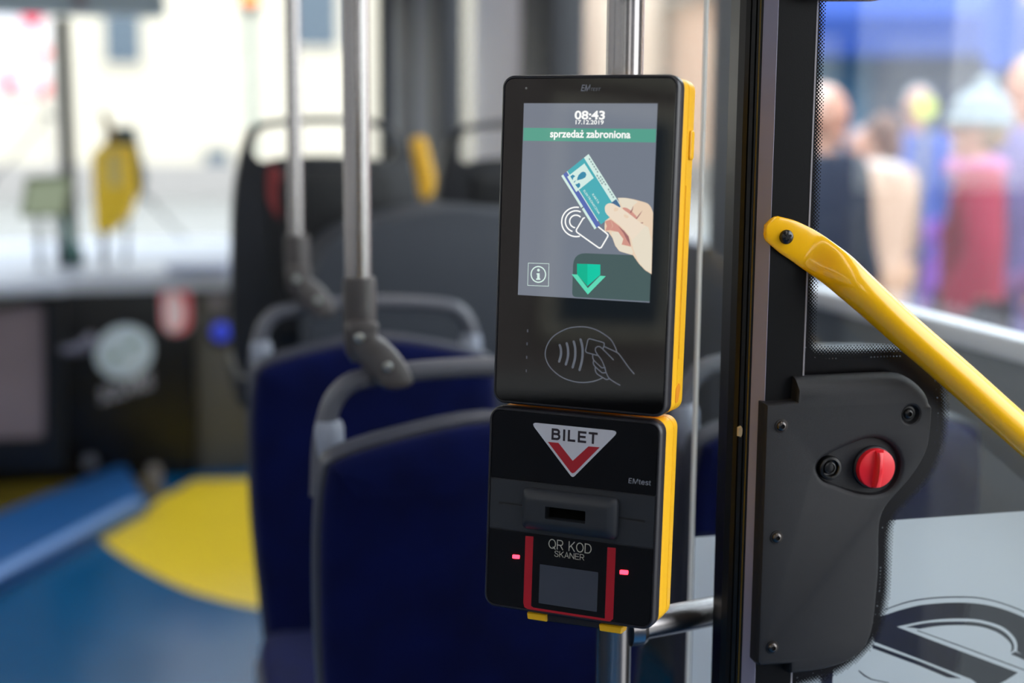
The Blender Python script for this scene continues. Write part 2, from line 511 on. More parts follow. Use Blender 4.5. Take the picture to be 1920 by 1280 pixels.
# right wall: open doorway beside the camera, windows ahead
rw = [(XR, XR + .06, 1.30, 5.26, -0.06, 0.62), (XR, XR + .06, 1.30, YF, HEAD, CEIL), (XR, XR + .06, YB, 0.28, -0.06, SILL), (XR, XR + .06, -1.9, 0.28, SILL, HEAD + .1), (XR, XR + .06, YB, 1.3, HEAD + .1, CEIL),
      (XR, XR + .06, 1.27, 1.36, 0, HEAD + .1), (XR - .03, XR + .06, 0.2, 0.3, 0, HEAD + .1), (XR, XR + .06, 1.36, 3.0, 0.62, 1.06), (XR, XR + .06, 3.0, 5.26, 0.62, 1.10)]
for y0, y1 in ((2.82, 3.03), (6.95, YF), (-3.4, -3.2)): rw.append((XR - .02, XR + .06, y0, y1, 0.6, HEAD))
struct(link('wall_right', boxes(rw), 'wall'))
struct(link('trim_1', boxes([(XR - .045, XR + .0, 1.37, 2.82, 1.04, 1.075)], 0.006), 'lilac'))
struct(link('window_9', boxes([(XR + .03, XR + .035, 1.36, 2.82, 1.06, HEAD)]), 'window_glass'))
struct(link('window_10', boxes([(XR + .03, XR + .035, 3.03, 4.24, 1.10, HEAD)]), 'window_glass'))
struct(link('window_11', boxes([(XR + .03, XR + .035, 5.26, 6.95, 0.02, HEAD)]), 'window_glass'))
struct(link('wall_back', boxes([(XL, XR, YB - .05, YB, -.06, CEIL)]), 'wall_dark'))
struct(link('wall_front', boxes([(XL, XR, YF, YF + .06, -.06, 0.62), (XL, XR, YF, YF + .06, 2.05, CEIL), (XL - .03, XL + .08, YF, YF + .06, .6, 2.1), (XR - .08, XR + .03, YF, YF + .06, .6, 2.1)]), 'dash_black'))
struct(link('window_12', boxes([(XL + .08, XR - .08, YF + .02, YF + .026, 0.62, 2.05)]), 'window_glass'))
# right wall pillars ahead: dark, pale and the front door's posts
o = struct(link('trim_2', boxes([(XR - .05, XR + .06, 4.24, 4.60, 0.6, CEIL)], .01), 'wall_dark'))
o = struct(link('trim_3', boxes([(XR - .06, XR + .06, 4.62, 5.26, 0.6, CEIL)], .02), 'lilac'))
o = struct(link('trim_4', boxes([(XR - .04, XR + .06, 5.95, 6.22, 0.0, CEIL)], .02), 'wall_dark'))
o = struct(link('trim_6', boxes([(XR - .06, XR + .06, 6.60, 6.92, 0.0, CEIL)], .02), 'wall_dark'))
o = struct(link('trim_5', boxes([(XR - .04, XR + .06, 6.25, 6.58, 0.0, CEIL)], .02), 'wall'))

# yellow floor by the front door, bounded by an arc
arc = [(492, 1140), (430, 1128), (360, 1108), (300, 1082), (245, 1052), (205, 1025), (190, 1008), (200, 996), (262, 963), (300, 935), (365, 899), (480, 897), (600, 897), (640, 1140)]
bm = bmesh.new(); FL = Frame((0, 0, 0), (1, 0, 0), (0, 1, 0))
ringed(bm, FL, smooth_curve([atz(a, b, 0.002).xy[:] for a, b in arc[:8]], 5) + [atz(a, b, 0.002).xy[:] for a, b in arc[8:]], [(0, 0), (0, 0.002)])
tag(link('floor_marking', bm, 'floor_yellow'), 'yellow floor covering with a curved edge by the front door', 'floor marking', kind='structure')
# olive strip of floor left of the driver's step
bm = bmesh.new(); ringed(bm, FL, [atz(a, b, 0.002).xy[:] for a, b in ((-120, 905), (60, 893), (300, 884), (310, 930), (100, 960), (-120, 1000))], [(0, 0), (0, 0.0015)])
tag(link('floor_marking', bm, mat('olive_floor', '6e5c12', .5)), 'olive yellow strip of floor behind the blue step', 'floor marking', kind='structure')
# raised blue step with pale nosing
HS = 0.05
stp = [atz(a, b, HS).xy[:] for a, b in ((-200, 1040), (235, 866), (274, 938), (-200, 1186))]
bm = bmesh.new(); ringed(bm, FL, stp, [(0, 0), (0, HS - .004), (.004, HS)])
st = struct(link('floor_step', bm, mat('blue_step', '235a94', .45, vary=.08, vscale=6)))
tag(st, 'blue raised floor step with a pale nosing strip', 'floor step')
a, b = Vector(stp[3]), Vector(stp[2]); n = Vector((b.y - a.y, a.x - b.x)).normalized()
if n.y > 0: n = -n
bm = bmesh.new(); ringed(bm, FL, [tuple(a), tuple(b), tuple(b - n * .055), tuple(a - n * .055)], [(0, HS - .001), (0, HS + .002)])
link('nosing_strip', bm, mat('pale_blue_nosing', '86a9de', .4), st)

# unseen glowing strips under the ceiling, added as interior fill light
for i, (x, y0, y1) in enumerate(((-0.75, -3.5, 4.5), (0.75, -3.5, 4.5))):
    lt = thing('fill_light', 'long unseen fill light strip added on the %s side' % ('left' if x < 0 else 'right'), 'added fill light', (x, (y0 + y1) / 2, CEIL))
    link('diffuser', boxes([(x - .07, x + .07, y0, y1, CEIL - .025, CEIL - .001)], .006), mat('fill_diffuser_%d' % i, 'ffffff', .5, emit='fff6ea', es=5.0), lt)
    link('trim_rail', boxes([(x - .085, x - .07, y0, y1, CEIL - .03, CEIL), (x + .07, x + .085, y0, y1, CEIL - .03, CEIL)]), 'charcoal', lt)

# ================================================================== VALIDATOR ON THE POLE
YAW, LEAN = radians(-38.19), radians(3.37)
dx = Vector((cos(YAW), sin(YAW), 0)); nn0 = Vector((sin(YAW), -cos(YAW), 0))
vup = Vector((0, 0, 1)) * cos(LEAN) - nn0 * sin(LEAN)
DV = Frame(atd(941.4, 140.7, 1.2909), dx, vup)      # origin: top left corner of the front face; y is negative downwards
W1, H1 = 0.1680, 0.2998
lo = DV.px(917.4, 759.2)
LX0, LY0 = lo; LX1, LY1 = lo[0] + 0.1679, lo[1] - 0.1906
# ---- the steel pole the two units hang on
pc = DV.p(W1 / 2 + 0.004, -0.2, -0.0895)
pole_x = aty(1172, 70, pc.y).x
PX, PY = pole_x, pc.y
pole = thing('handrail_pole', 'upright brushed steel pole behind the yellow and black ticket machines', 'pole', (PX, PY, 0))
link('tube', tube(bmesh.new(), [(PX, PY, 0.0), (PX, PY, CEIL)], 0.0175, 32), 'steel', pole)
link('floor_flange', lathe(bmesh.new(), (PX, PY, 0), (0, 0, 1), [(0.045, 0), (0.045, .006), (.03, .014), (.018, .03)]), 'charcoal', pole)
q = aty(1150, 0, PY)
link('clamp_fitting', boxes([(PX - .024, PX + .012, PY - .030, PY - .0165, q.z + .0005, q.z + .05)], .003), 'black_satin', pole)
# cross rail from the pole to the door post
ra = aty(1235, 1172, PY); rb = aty(1368, 1139, 1.315)
rl = thing('cross_rail', 'short horizontal steel rail between the pole and the black door post', 'rail', tuple(ra))
link('tube', tube(bmesh.new(), [(PX + .012, PY, ra.z + .0), tuple(rb + (rb - Vector((PX, PY, ra.z))) * .12)], 0.0152, 24), 'steel', rl)
link('end_collar', lathe(bmesh.new(), (PX + .016, PY, ra.z), (1, -.05, .02), [(.0185, 0), (.0185, .012), (.0158, .016)]), 'steel', rl)

# ---- upper unit
vd = thing('ticket_validator', 'ticket validator with lit touch screen and a yellow back, upper unit on the pole', 'ticket validator', tuple(DV.p(W1 / 2, -H1, -0.02)))
out1 = rrect(0, -H1, W1, 0, 0.0115, 8)
bm = bmesh.new()
ringed(bm, DV, out1, [(0.004, -0.0185), (0.0008, -0.0170), (0, -0.0145), (0, -0.0035), (0.0006, -0.0012), (0.0018, 0), (0.0026, 0), (0.0030, -0.0010)], close0=True, close1=True)
link('bezel', bm, 'black_satin', vd)
bm = bmesh.new()
ringed(bm, DV, out1, [(0.0035, -0.0165), (0.0012, -0.0178), (0.0006, -0.024), (0.0006, -0.0300), (0.0014, -0.0303), (0.0014, -0.0309), (0.0006, -0.0312), (0.0008, -0.050), (0.0025, -0.0545), (0.006, -0.056)])
link('housing', bm, 'yellow_case', vd)
# small details on the yellow side: catch, groove, screw pocket
SD = Frame(DV.p(W1 - .0006, 0, 0), -DV.n, DV.y)      # x runs backwards along the right side
bm = bmesh.new(); ringed(bm, SD, rrect(.036, -.072, .046, -.046, .003), [(0, -.001), (0, .0016), (.001, .0024)])
link('side_catch', bm, 'yellow_case', vd)
bm = bmesh.new(); ringed(bm, SD, rrect(.0325, -.25, .0335, -.095, .0004), [(0, -.0005), (0, .0003)])
link('side_groove', bm, mat('amber_seam', 'd98f08', .5), vd)
bm = bmesh.new(); ringed(bm, SD, rounded([(.028, -.276), (.037, -.272), (.042, -.276), (.036, -.289), (.028, -.290)], .003), [(0, -.001), (0, .0004)])
link('screw_pocket', bm, mat('pocket_shade', 'e08a00', .5), vd)  # shade of the recess painted as a deeper amber patch
bm = bmesh.new(); box(bm, -.03, .03, -.02, .02, -.11, .11)
MB = Matrix(((DV.x.x, DV.n.x, DV.y.x, 0), (DV.x.y, DV.n.y, DV.y.y, 0), (DV.x.z, DV.n.z, DV.y.z, 0), (0, 0, 0, 1)))
bmesh.ops.transform(bm, matrix=Matrix.Translation(DV.p(W1 / 2, -H1 / 2, -.0615)) @ MB @ Matrix.Diagonal((1, .26, 1, 1)), verts=bm.verts[:])
link('pole_bracket', bm, 'black_matte', vd)
bm = bmesh.new(); ringed(bm, DV, inset(ccw(out1), .0031), [(0, -.0030), (0, -.0006), (.0003, -.0004)])
glass = link('front_glass', bm, 'black_gloss', vd)
zg = -.0003
def zz1(x, y): return (900 + x / 4, 120 + y / 4)
def zz2(x, y): return (900 + x / 4, 420 + y / 4)
def zA(x, y): return (1030 + x / 9.143, 280 + y / 9.143)
def zB(x, y): return (1030 + x / 9.143, 380 + y / 9.143)
def zP(x, y): return (1000 + x / 9.143, 590 + y / 9.143)
def L(fn, lst): return [DV.px(*fn(*q)) for q in lst]


bm = text_box(DV, 'EM', zg, zz1(755, 203), zz1(829, 154), bold=.015, shear=.25, sans=True)
v_ = text_polys('TEST', 0, .25)
a = DV.px(*zz1(829, 201)); b = DV.px(*zz1(905, 178))
text(DV, 'TEST', zg, a, (b[0] - a[0], 0), (0, b[1] - a[1]), shear=.25, bm=bm, sans=True); orient(bm, DV.n)
link('lettering', bm, 'print_grey', glass, smooth=False, recalc=False)
link('sensor_dot', flat(DV, circle(DV.px(*zz1(346, 181)), .0011, 16), zg), mat('sensor', '8b8b88', .3), glass, smooth=False, recalc=False)
bm = bmesh.new()
for q in ((356, 800), (352, 898), (349, 999), (346, 1100)):
    c = DV.px(*zz2(*q)); cap(bm, DV, [rrect(c[0] - .0007, c[1] - .0014, c[0] + .0007, c[1] + .0014, .0003, 2)], zg)
orient(bm, DV.n); link('marker_dashes', bm, mat('dim_print', '6e6e76', .4), glass, smooth=False, recalc=False)
PXM = 0.168 / 330          # metres per photo pixel on this face
ell = smooth_curve(L(zP, [(1430, 635), (1400, 550), (1330, 430), (1220, 340), (1080, 260), (930, 215), (780, 205), (620, 225), (470, 285), (330, 380), (240, 510), (203, 640), (215, 760), (280, 890), (400, 1010), (540, 1095), (700, 1145), (850, 1160), (1000, 1145), (1110, 1115), (1185, 1080)]), 5)
lines = [ell,
         L(zP, [(1110, 700), (920, 650), (898, 632), (893, 610), (930, 440), (942, 418), (965, 410), (1185, 470), (1210, 485), (1215, 510), (1195, 575)]),
         smooth_curve(L(zP, [(1370, 770), (1190, 590), (1130, 545), (1080, 555), (1060, 600), (1090, 670), (1170, 780), (1220, 900), (1250, 1000), (1300, 1090), (1400, 1160), (1480, 1205)]), 4),
         smooth_curve(L(zP, [(1215, 545), (1420, 640), (1480, 690), (1560, 800), (1640, 910), (1725, 1010)]), 3),
         smooth_curve(L(zP, [(1015, 690), (1030, 770), (1150, 890), (1180, 908), (1230, 905)]), 4),
         smooth_curve(L(zP, [(1035, 780), (1025, 830), (1060, 890), (1160, 980), (1190, 995), (1245, 990)]), 4),
         smooth_curve(L(zP, [(1060, 900), (1060, 950), (1090, 1010), (1180, 1070), (1250, 1108), (1300, 1095)]), 4)]
bm = strokes(DV, lines, 2.1 * PXM, zg)
for ln in ([(450, 520), (470, 590), (470, 690), (440, 800)], [(570, 490), (592, 590), (590, 720), (555, 850)], [(690, 460), (715, 570), (712, 740), (672, 900)], [(808, 425), (840, 570), (835, 760), (790, 945)]):
    stroke_into(bm, DV, smooth_curve(L(zP, ln), 4), 4.4 * PXM, zg)
orient(bm, DV.n); link('contactless_pictogram', bm, 'print_grey', glass, smooth=False, recalc=False)

# the lit display
scr = [DV.px(*q) for q in ((982.5, 194), (1233, 193), (1218, 567), (970.5, 553))]
sx0 = (scr[0][0] + scr[3][0]) / 2; sx1 = (scr[1][0] + scr[2][0]) / 2; sy1 = (scr[0][1] + scr[1][1]) / 2; sy0 = (scr[2][1] + scr[3][1]) / 2
screen = link('screen', flat(DV, [(sx0, sy0), (sx1, sy0), (sx1, sy1), (sx0, sy1)], -.0002), lit('display_grey', '747b88', .95), vd, smooth=False, recalc=False)
E_white = lit('display_white', 'fdfdfa', 1.0); E_green = lit('display_green', '5aa893', .85)
E_teal = lit('display_teal', '4fb3bd', .9); E_mint = lit('display_mint', 'd8f0e8', .95); E_violet = lit('display_violet', '5d6fb8', .9); E_blue = lit('display_blue', '3f8fb0', .9)
b0 = DV.px(984, 239.5); b1 = DV.px(1231, 267)
def scr_part(name, bm, m): return link(name, bm, m, screen, smooth=False, recalc=False)


scr_part('banner', flat(DV, [(sx0 + .0004, b1[1]), (sx1 - .0004, b1[1]), (sx1 - .0004, b0[1]), (sx0 + .0004, b0[1])], -.00017), E_green)
bm = text_box(DV, 'sprzedaz zabroniona', -.00012, (1031, 262), (1182.5, 244.5), bold=.025)
dq = DV.px(1091.3, 245.2); cap(bm, DV, [circle(dq, .00075, 14)], -.00011); orient(bm, DV.n)
scr_part('banner_lettering', bm, E_white)
scr_part('clock_lettering', text_box(DV, '08:43', -.00012, (1077, 224), (1134.5, 207.5), bold=.03), E_white)
scr_part('date_lettering', text_box(DV, '17.12.2019', -.00012, (1079, 233), (1132, 225), bold=.02), E_white)
# travel card
P1, P2, P4 = [Vector(DV.px(*zA(*q))) for q in ((672, 78), (203, 455), (1252, 1000))]
ps = P4 - P1; pt = P2 - P1
def cd(s, t): q = P1 + ps * s + pt * t; return (q.x, q.y)
def cr(s0, s1, t0, t1): return [cd(s0, t0), cd(s1, t0), cd(s1, t1), cd(s0, t1)]


card = [cd(0.02, 0), cd(.98, 0), cd(1, .03), cd(1, .97), cd(.985, 1), cd(0, 1), cd(0, .03)]
zc = -.00014
scr_part('card', flat(DV, [cr(0, 1, .17, .77)], zc), E_teal)
scr_part('card_edge', flat(DV, [rounded(cr(0, 1, 0, .17), .0006), cr(0, .93, .775, .80), cr(0, .60, .93, 1.0), cr(.62, 1.0, .93, 1.0)], zc + .00001), E_mint)
scr_part('card_stripe', flat(DV, [cr(0, 1, .80, .93)], zc), E_violet)
scr_part('card_photo', flat(DV, [L(zA, [(600, 240), (760, 490), (460, 730), (305, 470)])], zc + .00002), E_mint)
scr_part('card_silhouette', flat(DV, [L(zA, [(500, 440), (545, 395), (580, 380), (620, 395), (635, 435), (615, 480), (570, 505), (520, 520), (475, 530), (480, 490)]), L(zA, [(360, 465), (400, 430), (445, 460), (410, 485), (400, 530)]), L(zA, [(440, 600), (480, 590), (510, 570), (530, 600), (525, 640), (490, 665)]), L(zA, [(420, 550), (468, 520), (440, 552), (425, 578)])], zc + .00003), E_blue)
o_ = Vector(DV.px(*zA(735, 770))); e_ = Vector(DV.px(*zA(840, 930))); up_ = -pt.normalized()
bm = text(DV, 'KARTA', zc + .00003, tuple(o_ - up_ * .0004), tuple(e_ - o_), tuple(up_ * .0019), bold=.01)
o_ = Vector(DV.px(*zA(585, 705))); e_ = Vector(DV.px(*zA(850, 1110)))
text(DV, 'ELEKTRONICZNA', zc + .00003, tuple(o_ - up_ * .0004), tuple(e_ - o_), tuple(up_ * .0019), bold=.01, bm=bm); orient(bm, DV.n)
scr_part('card_lettering', bm, E_mint)
bm = bmesh.new()
for k in range(16):
    if k not in (6, 11): cap(bm, DV, [cr(.06 + k * .047, .09 + k * .047, .035, .075)], zc + .00003)
    if 5 < k < 10: cap(bm, DV, [cr(.06 + k * .047, .09 + k * .047, .10, .14)], zc + .00003)
orient(bm, DV.n); scr_part('card_fine_print', bm, lit('display_pale_grey', '93a8a8', .9))
scr_part('card_chip', flat(DV, [cr(.83, .97, .02, .2)], zc + .00004), lit('display_slate', '4a6f95', .9))
# contactless symbol behind the card
def arcpts(c, r, a0, a1, n=28): return [(c[0] + r * cos(radians(a0 + (a1 - a0) * k / n)), c[1] - r * sin(radians(a0 + (a1 - a0) * k / n))) for k in range(n + 1)]


cl = [L(zB, arcpts((462, 328), 252, 82, 282)), L(zB, arcpts((455, 320), 182, 66, 248)), L(zB, arcpts((455, 320), 108, 48, 258)),
      L(zB, [(600, 258), (578, 268), (462, 462), (462, 490), (480, 512), (838, 766), (862, 776), (890, 764), (1000, 578), (1004, 552), (985, 528), (830, 405)])]
scr_part('contactless_symbol', strokes(DV, cl, 2.5 * PXM, -.00016), E_white)
# pictured hand: five digits painted as the display shows them
skin = [lit('display_skin', 'ecd3b8', .95), lit('display_skin_pale', 'eadfca', .95), lit('display_skin_pink', 'd99a8b', .9), lit('display_skin_shadow', 'a8706e', .85)]
scr_part('pictured_hand', flat(DV, [smooth_curve(L(zA, [(1170, 830), (1290, 830), (1420, 850), (1560, 885), (1680, 925), (1740, 990), (1778, 1085)]), 3) + L(zB, [(1778, 200), (1752, 1225), (1640, 1155), (1540, 1050), (1430, 895), (1400, 890), (1330, 870), (1200, 830), (1130, 740), (1080, 600), (1010, 500), (950, 490), (945, 400), (955, 310), (1020, 262), (1150, 150), (1230, 100)])], zc + .00005), skin[0])
scr_part('pictured_finger', flat(DV, [L(zA, [(1250, 990), (1400, 1070), (1440, 960), (1520, 900), (1420, 852), (1290, 832), (1175, 832)]), L(zB, [(1060, 500), (1180, 500), (1260, 620), (1240, 720), (1400, 760), (1440, 850), (1410, 885), (1330, 868), (1205, 825), (1135, 735), (1085, 600)]), L(zB, [(1400, 300), (1560, 350), (1700, 420), (1760, 700), (1745, 1200), (1640, 1140), (1540, 1030), (1440, 800), (1390, 560)])], zc + .00006), skin[1])
scr_part('pictured_shading', flat(DV, [L(zB, [(1050, 285), (1200, 400), (1330, 540), (1400, 750), (1240, 715), (1270, 620), (1180, 500), (1040, 470), (1090, 400)]), smooth_curve(L(zA, [(1255, 1000), (1330, 1005), (1405, 1055), (1445, 1095), (1495, 1150), (1485, 1200), (1380, 1115), (1300, 1060)]), 3, True), L(zB, [(955, 320), (1010, 300), (1050, 290), (1085, 400), (1040, 470), (960, 480), (985, 400)])], zc + .00007), skin[2])
scr_part('pictured_crease', flat(DV, [L(zB, [(1180, 400), (1280, 480), (1360, 580), (1400, 745), (1330, 640), (1270, 520)]), L(zA, [(1380, 1080), (1412, 1030), (1440, 960), (1428, 1040), (1400, 1090)]), L(zA, [(1483, 1185), (1540, 1110), (1600, 1042), (1550, 1125), (1500, 1195)]), L(zA, [(1540, 1255), (1610, 1250), (1600, 1270)])], zc + .00008), skin[3])
thumb = smooth_curve(L(zA, [(1640, 1320), (1480, 1190), (1340, 1080), (1230, 1010), (1130, 950), (1075, 925), (1015, 925), (968, 955), (950, 1005), (962, 1075), (1010, 1140), (1100, 1215), (1230, 1320), (1340, 1440), (1420, 1560)]), 3)
scr_part('pictured_thumb', flat(DV, [thumb], zc + .00009), lit('display_skin_light', 'f0dfca', .95))
scr_part('pictured_thumb_shade', flat(DV, [smooth_curve(L(zA, [(1120, 1000), (1180, 1010), (1170, 1050), (1110, 1060)]), 3, True), smooth_curve(L(zA, [(1290, 1110), (1360, 1150), (1330, 1180), (1280, 1150)]), 3, True)], zc + .0001), skin[0])
# green arrow and info sign
scr_part('arrow', flat(DV, [L(zz2, [(727, 297), (805, 299), (805, 465), (727, 375)])], zc), lit('display_emerald', '05b893', .9))
scr_part('arrow_face', flat(DV, [L(zz2, [(805, 299), (902, 303), (902, 380), (805, 465)])], zc), lit('display_emerald_light', '06c9a6', .95))
scr_part('chevron', flat(DV, [L(zz2, [(687, 376), (730, 378), (808, 480), (808, 528)]), L(zz2, [(808, 480), (900, 387), (943, 390), (808, 528)])], zc), lit('display_seafoam', '5fdcb8', .95))
bm = strokes(DV, [L(zz2, [(362, 292), (517, 297), (513, 466), (357, 459)])], .9 * PXM, zc, closed=True)
cc = DV.px(*zz2(437, 377)); stroke_into(bm, DV, circle(cc, 56 / 4 * PXM, 32), 2.2 * PXM, zc, closed=True)
dd = DV.px(*zz2(438, 345)); cap(bm, DV, [circle(dd, 2.6 * PXM, 14)], zc)
for r in ([(424, 368), (447, 368), (447, 408), (452, 408), (452, 418), (420, 418), (420, 408), (428, 408), (428, 378), (424, 378)],): cap(bm, DV, [L(zz2, r)], zc)
orient(bm, DV.n); scr_part('info_sign', bm, E_mint)
scr_part('arrow_backdrop', flat(DV, [rounded(L(zz2, [(700, 215), (1285, 238), (1272, 580), (690, 545)]), [.012, .0003, .0003, .004])], -.00019), lit('display_dusk_green', '4b605f', .85))

# ---- lower unit
pr = thing('ticket_printer', 'ticket printer and code scanner with red triangle sign, lower unit on the pole', 'ticket printer', tuple(DV.p((LX0 + LX1) / 2, LY1, -.02)))
out2 = rrect(LX0, LY1, LX1, LY0, 0.012, 8)
bm = bmesh.new()
ringed(bm, DV, out2, [(0.004, -0.0175), (0.0008, -0.0160), (0, -0.0135), (0, -0.0035), (0.0006, -0.0012), (0.0018, 0), (0.0030, 0), (0.0034, -0.0012)])
link('bezel', bm, 'black_satin', pr)
bm = bmesh.new()
ringed(bm, DV, out2, [(0.0035, -0.0155), (0.0012, -0.0168), (0.0006, -0.021), (0.0010, -0.0235), (0.0006, -0.0255), (0.0006, -0.0370), (0.0012, -0.0374), (0.0012, -.0380), (0.0006, -.0384), (0.0012, -0.051), (0.004, -0.0565), (0.009, -0.058)])
link('housing', bm, 'yellow_case', pr)
bm = bmesh.new(); box(bm, -.03, .03, -.02, .02, -.06, .06)
bmesh.ops.transform(bm, matrix=Matrix.Translation(DV.p((LX0 + LX1) / 2, (LY0 + LY1) / 2, -.0705)) @ MB @ Matrix.Diagonal((1, .60, 1, 1)), verts=bm.verts[:])
link('pole_bracket', bm, 'black_matte', pr)
def z3(x, y): return (880 + x / 4, 720 + y / 4)
def z4(x, y): return (880 + x / 4, 960 + y / 4)
m_ = .0036
s1 = DV.px(*z3(785, 770))[1]; s2 = DV.px(*z3(769, 1156))[1]; gp = .0004
ix0, ix1, iy0, iy1 = LX0 + m_, LX1 - m_, LY1 + m_, LY0 - m_
top = rounded([(ix0, s1 + gp), (ix1, s1 + gp), (ix1, iy1), (ix0, iy1)], [.0002, .0002, .009, .009])
bm = bmesh.new(); ringed(bm, DV, top, [(0, -.004), (0, -.0006), (.0003, -.0003)]); p_top = link('sign_panel', bm, 'panel_gloss', pr)
mid = [(ix0, s2 + gp), (ix1, s2 + gp), (ix1, s1 - gp), (ix0, s1 - gp)]
sl = L(z3, [(430, 770), (1125, 850), (1115, 1160), (402, 1072)])
sr = rrect(min(sl[0][0], sl[3][0]) + .0005, (sl[2][1] + sl[3][1]) / 2, (sl[1][0] + sl[2][0]) / 2, (sl[0][1] + sl[1][1]) / 2, .005, 6)
bm = bmesh.new(); ringed(bm, DV, mid, [(0, -.004), (0, -.0006), (.0003, -.0003)]); p_mid = link('slot_panel', bm, 'black_matte', pr)
bot = rounded([(ix0, iy0), (ix1, iy0), (ix1, s2 - gp), (ix0, s2 - gp)], [.009, .009, .0002, .0002])
bm = bmesh.new(); ringed(bm, DV, bot, [(0, -.004), (0, -.0006), (.0003, -.0003)]); p_bot = link('scanner_panel', bm, 'panel_gloss', pr)
zf = -.0002
tri = rounded(L(z3, [(458, 285), (1124, 352), (773, 705)]), .0030)
link('triangle_sign', flat(DV, tri, zf), 'print_white', p_top, smooth=False, recalc=False)
link('red_arrow', flat(DV, [L(z3, [(588, 432), (668, 440), (775, 575), (772, 668), (760, 660)]), L(z3, [(775, 575), (893, 466), (978, 473), (790, 662), (772, 668)])], zf + .0001), 'print_red', p_top, smooth=False, recalc=False)
link('sign_lettering', caps(DV, 'BILET', zf + .0001, z3(613, 416), z3(963, 364), .20, .16), 'print_dark', p_top, smooth=False, recalc=False)
a = DV.px(*z3(1193, 742)); b = DV.px(*z3(1362, 722))
bm = text(DV, 'EMtest', zf, a, (b[0] - a[0], 0), (0, b[1] - a[1]), bold=0, shear=.05, sans=True); link('maker_lettering', bm, 'print_grey', p_top, smooth=False, recalc=False)
# slot surround: a raised pad with sloping faces and a mouth
si = rrect(*[f(v) for f, v in ()] or (DV.px(*z3(598, 1010))[0], DV.px(*z3(750, 1012))[1], DV.px(*z3(901, 980))[0], DV.px(*z3(750, 918))[1], .0008, 2))
bm = bmesh.new(); rg = []; outs = []
bx = (min(q[0] for q in sr), min(q[1] for q in sr), max(q[0] for q in sr), max(q[1] for q in sr))
for d, z, r_ in ((0, -.002, .005), (0, .004, .005), (.0006, .0055, .0048), (.0035, .0085, .0042), (.0068, .0103, .0034), (.0085, .0108, .003)):
    o2 = ccw(rrect(bx[0] + d, bx[1] + d, bx[2] - d, bx[3] - d, r_, 6)); outs.append(o2); rg.append([bm.verts.new(DV.p(x, y, z)) for x, y in o2])
for p_, q_ in zip(rg, rg[1:]): bridge(bm, p_, q_)
cap(bm, DV, [outs[0]], 0, [rg[0]])
rim = outs[-1]; hole = ccw(si); h0 = [bm.verts.new(DV.p(x, y, .0108)) for x, y in hole]; h1 = [bm.verts.new(DV.p(x, y, .0002)) for x, y in inset(hole, .0004)]
cap(bm, DV, [rim, hole], 0, [rg[-1], h0]); bridge(bm, h0, h1)
sp = link('slot_surround', bm, 'black_matte', p_mid)
link('slot_mouth', flat(DV, inset(hole, .0004), .0006), mat('slot_shade', '020202', .9, spec=.1), p_mid, smooth=False, recalc=False)  # near black sheet stands in for the shade inside the slot
gm = mat('groove_dark', '060606', .5)
for A_, B_ in ((((228, 888), (408, 913)), ((250, 897), (408, 919))), (((1125, 1003), (1308, 1030)), ((1125, 1011), (1300, 1038)))):
    gv = link('guide_groove', strokes(DV, [L(z3, A_)], .0024, zf), gm, p_mid, smooth=False, recalc=False)
    link('guide_ridge', strokes(DV, [L(z3, B_)], .0007, zf + .00015), 'charcoal', gv, smooth=False, recalc=False)
U = L(z4, [(420, 178), (404, 680), (412, 712), (440, 728), (1055, 820), (1078, 800), (1098, 268), (1035, 262), (1015, 797), (480, 715), (463, 702), (480, 182)])
link('red_frame', flat(DV, [U], zf), 'print_red', p_bot, smooth=False, recalc=False)
bm = caps(DV, 'QR KOD', zf, z4(592, 270), z4(917, 240), .095, .12)
caps(DV, 'SKANER', zf, z4(637, 332), z4(863, 318), .10, .12, bm=bm); orient(bm, DV.n)
link('scanner_lettering', bm, 'print_cream', p_bot, smooth=False, recalc=False)
wq = L(z4, [(530, 388), (967, 452), (955, 748), (517, 680)])
wr = [((wq[0][0] + wq[3][0]) / 2, (wq[2][1] + wq[3][1]) / 2), ((wq[1][0] + wq[2][0]) / 2, (wq[0][1] + wq[1][1]) / 2)]
link('scanner_window', flat(DV, rrect(*wr[0], *wr[1], .0005, 2), zf), mat('scanner_glass', '464a54', .12, spec=.6), p_bot, smooth=False, recalc=False)
led = mat('red_led', '200000', .3, emit='ff2030', es=12.0)
for q in ([(325, 317), (378, 322), (376, 350), (323, 345)], [(1130, 432), (1192, 437), (1190, 468), (1128, 463)]):
    c = L(z4, q); bm = bmesh.new(); ringed(bm, DV, rounded(c, .001), [(0, zf - .001), (0, zf + .0006), (.0004, zf + .001)]); link('indicator_lamp', bm, led, p_bot)
for q in ([(408, 760), (557, 780), (563, 838), (414, 815)], [(950, 850), (1132, 876), (1122, 930), (957, 906)]):
    c = L(z4, q); bm = bmesh.new(); ringed(bm, DV, rounded(c, .0015), [(0, -.020), (0, -.0075), (.001, -.006)]); link('latch_tab', bm, 'yellow_case', pr)
bm = bmesh.new(); ringed(bm, DV, L(z4, [(556, 775), (958, 835), (955, 893), (558, 838)]), [(0, -.045), (0, -.0095), (.001, -.0085)]); link('latch_bar', bm, 'black_satin', pr)

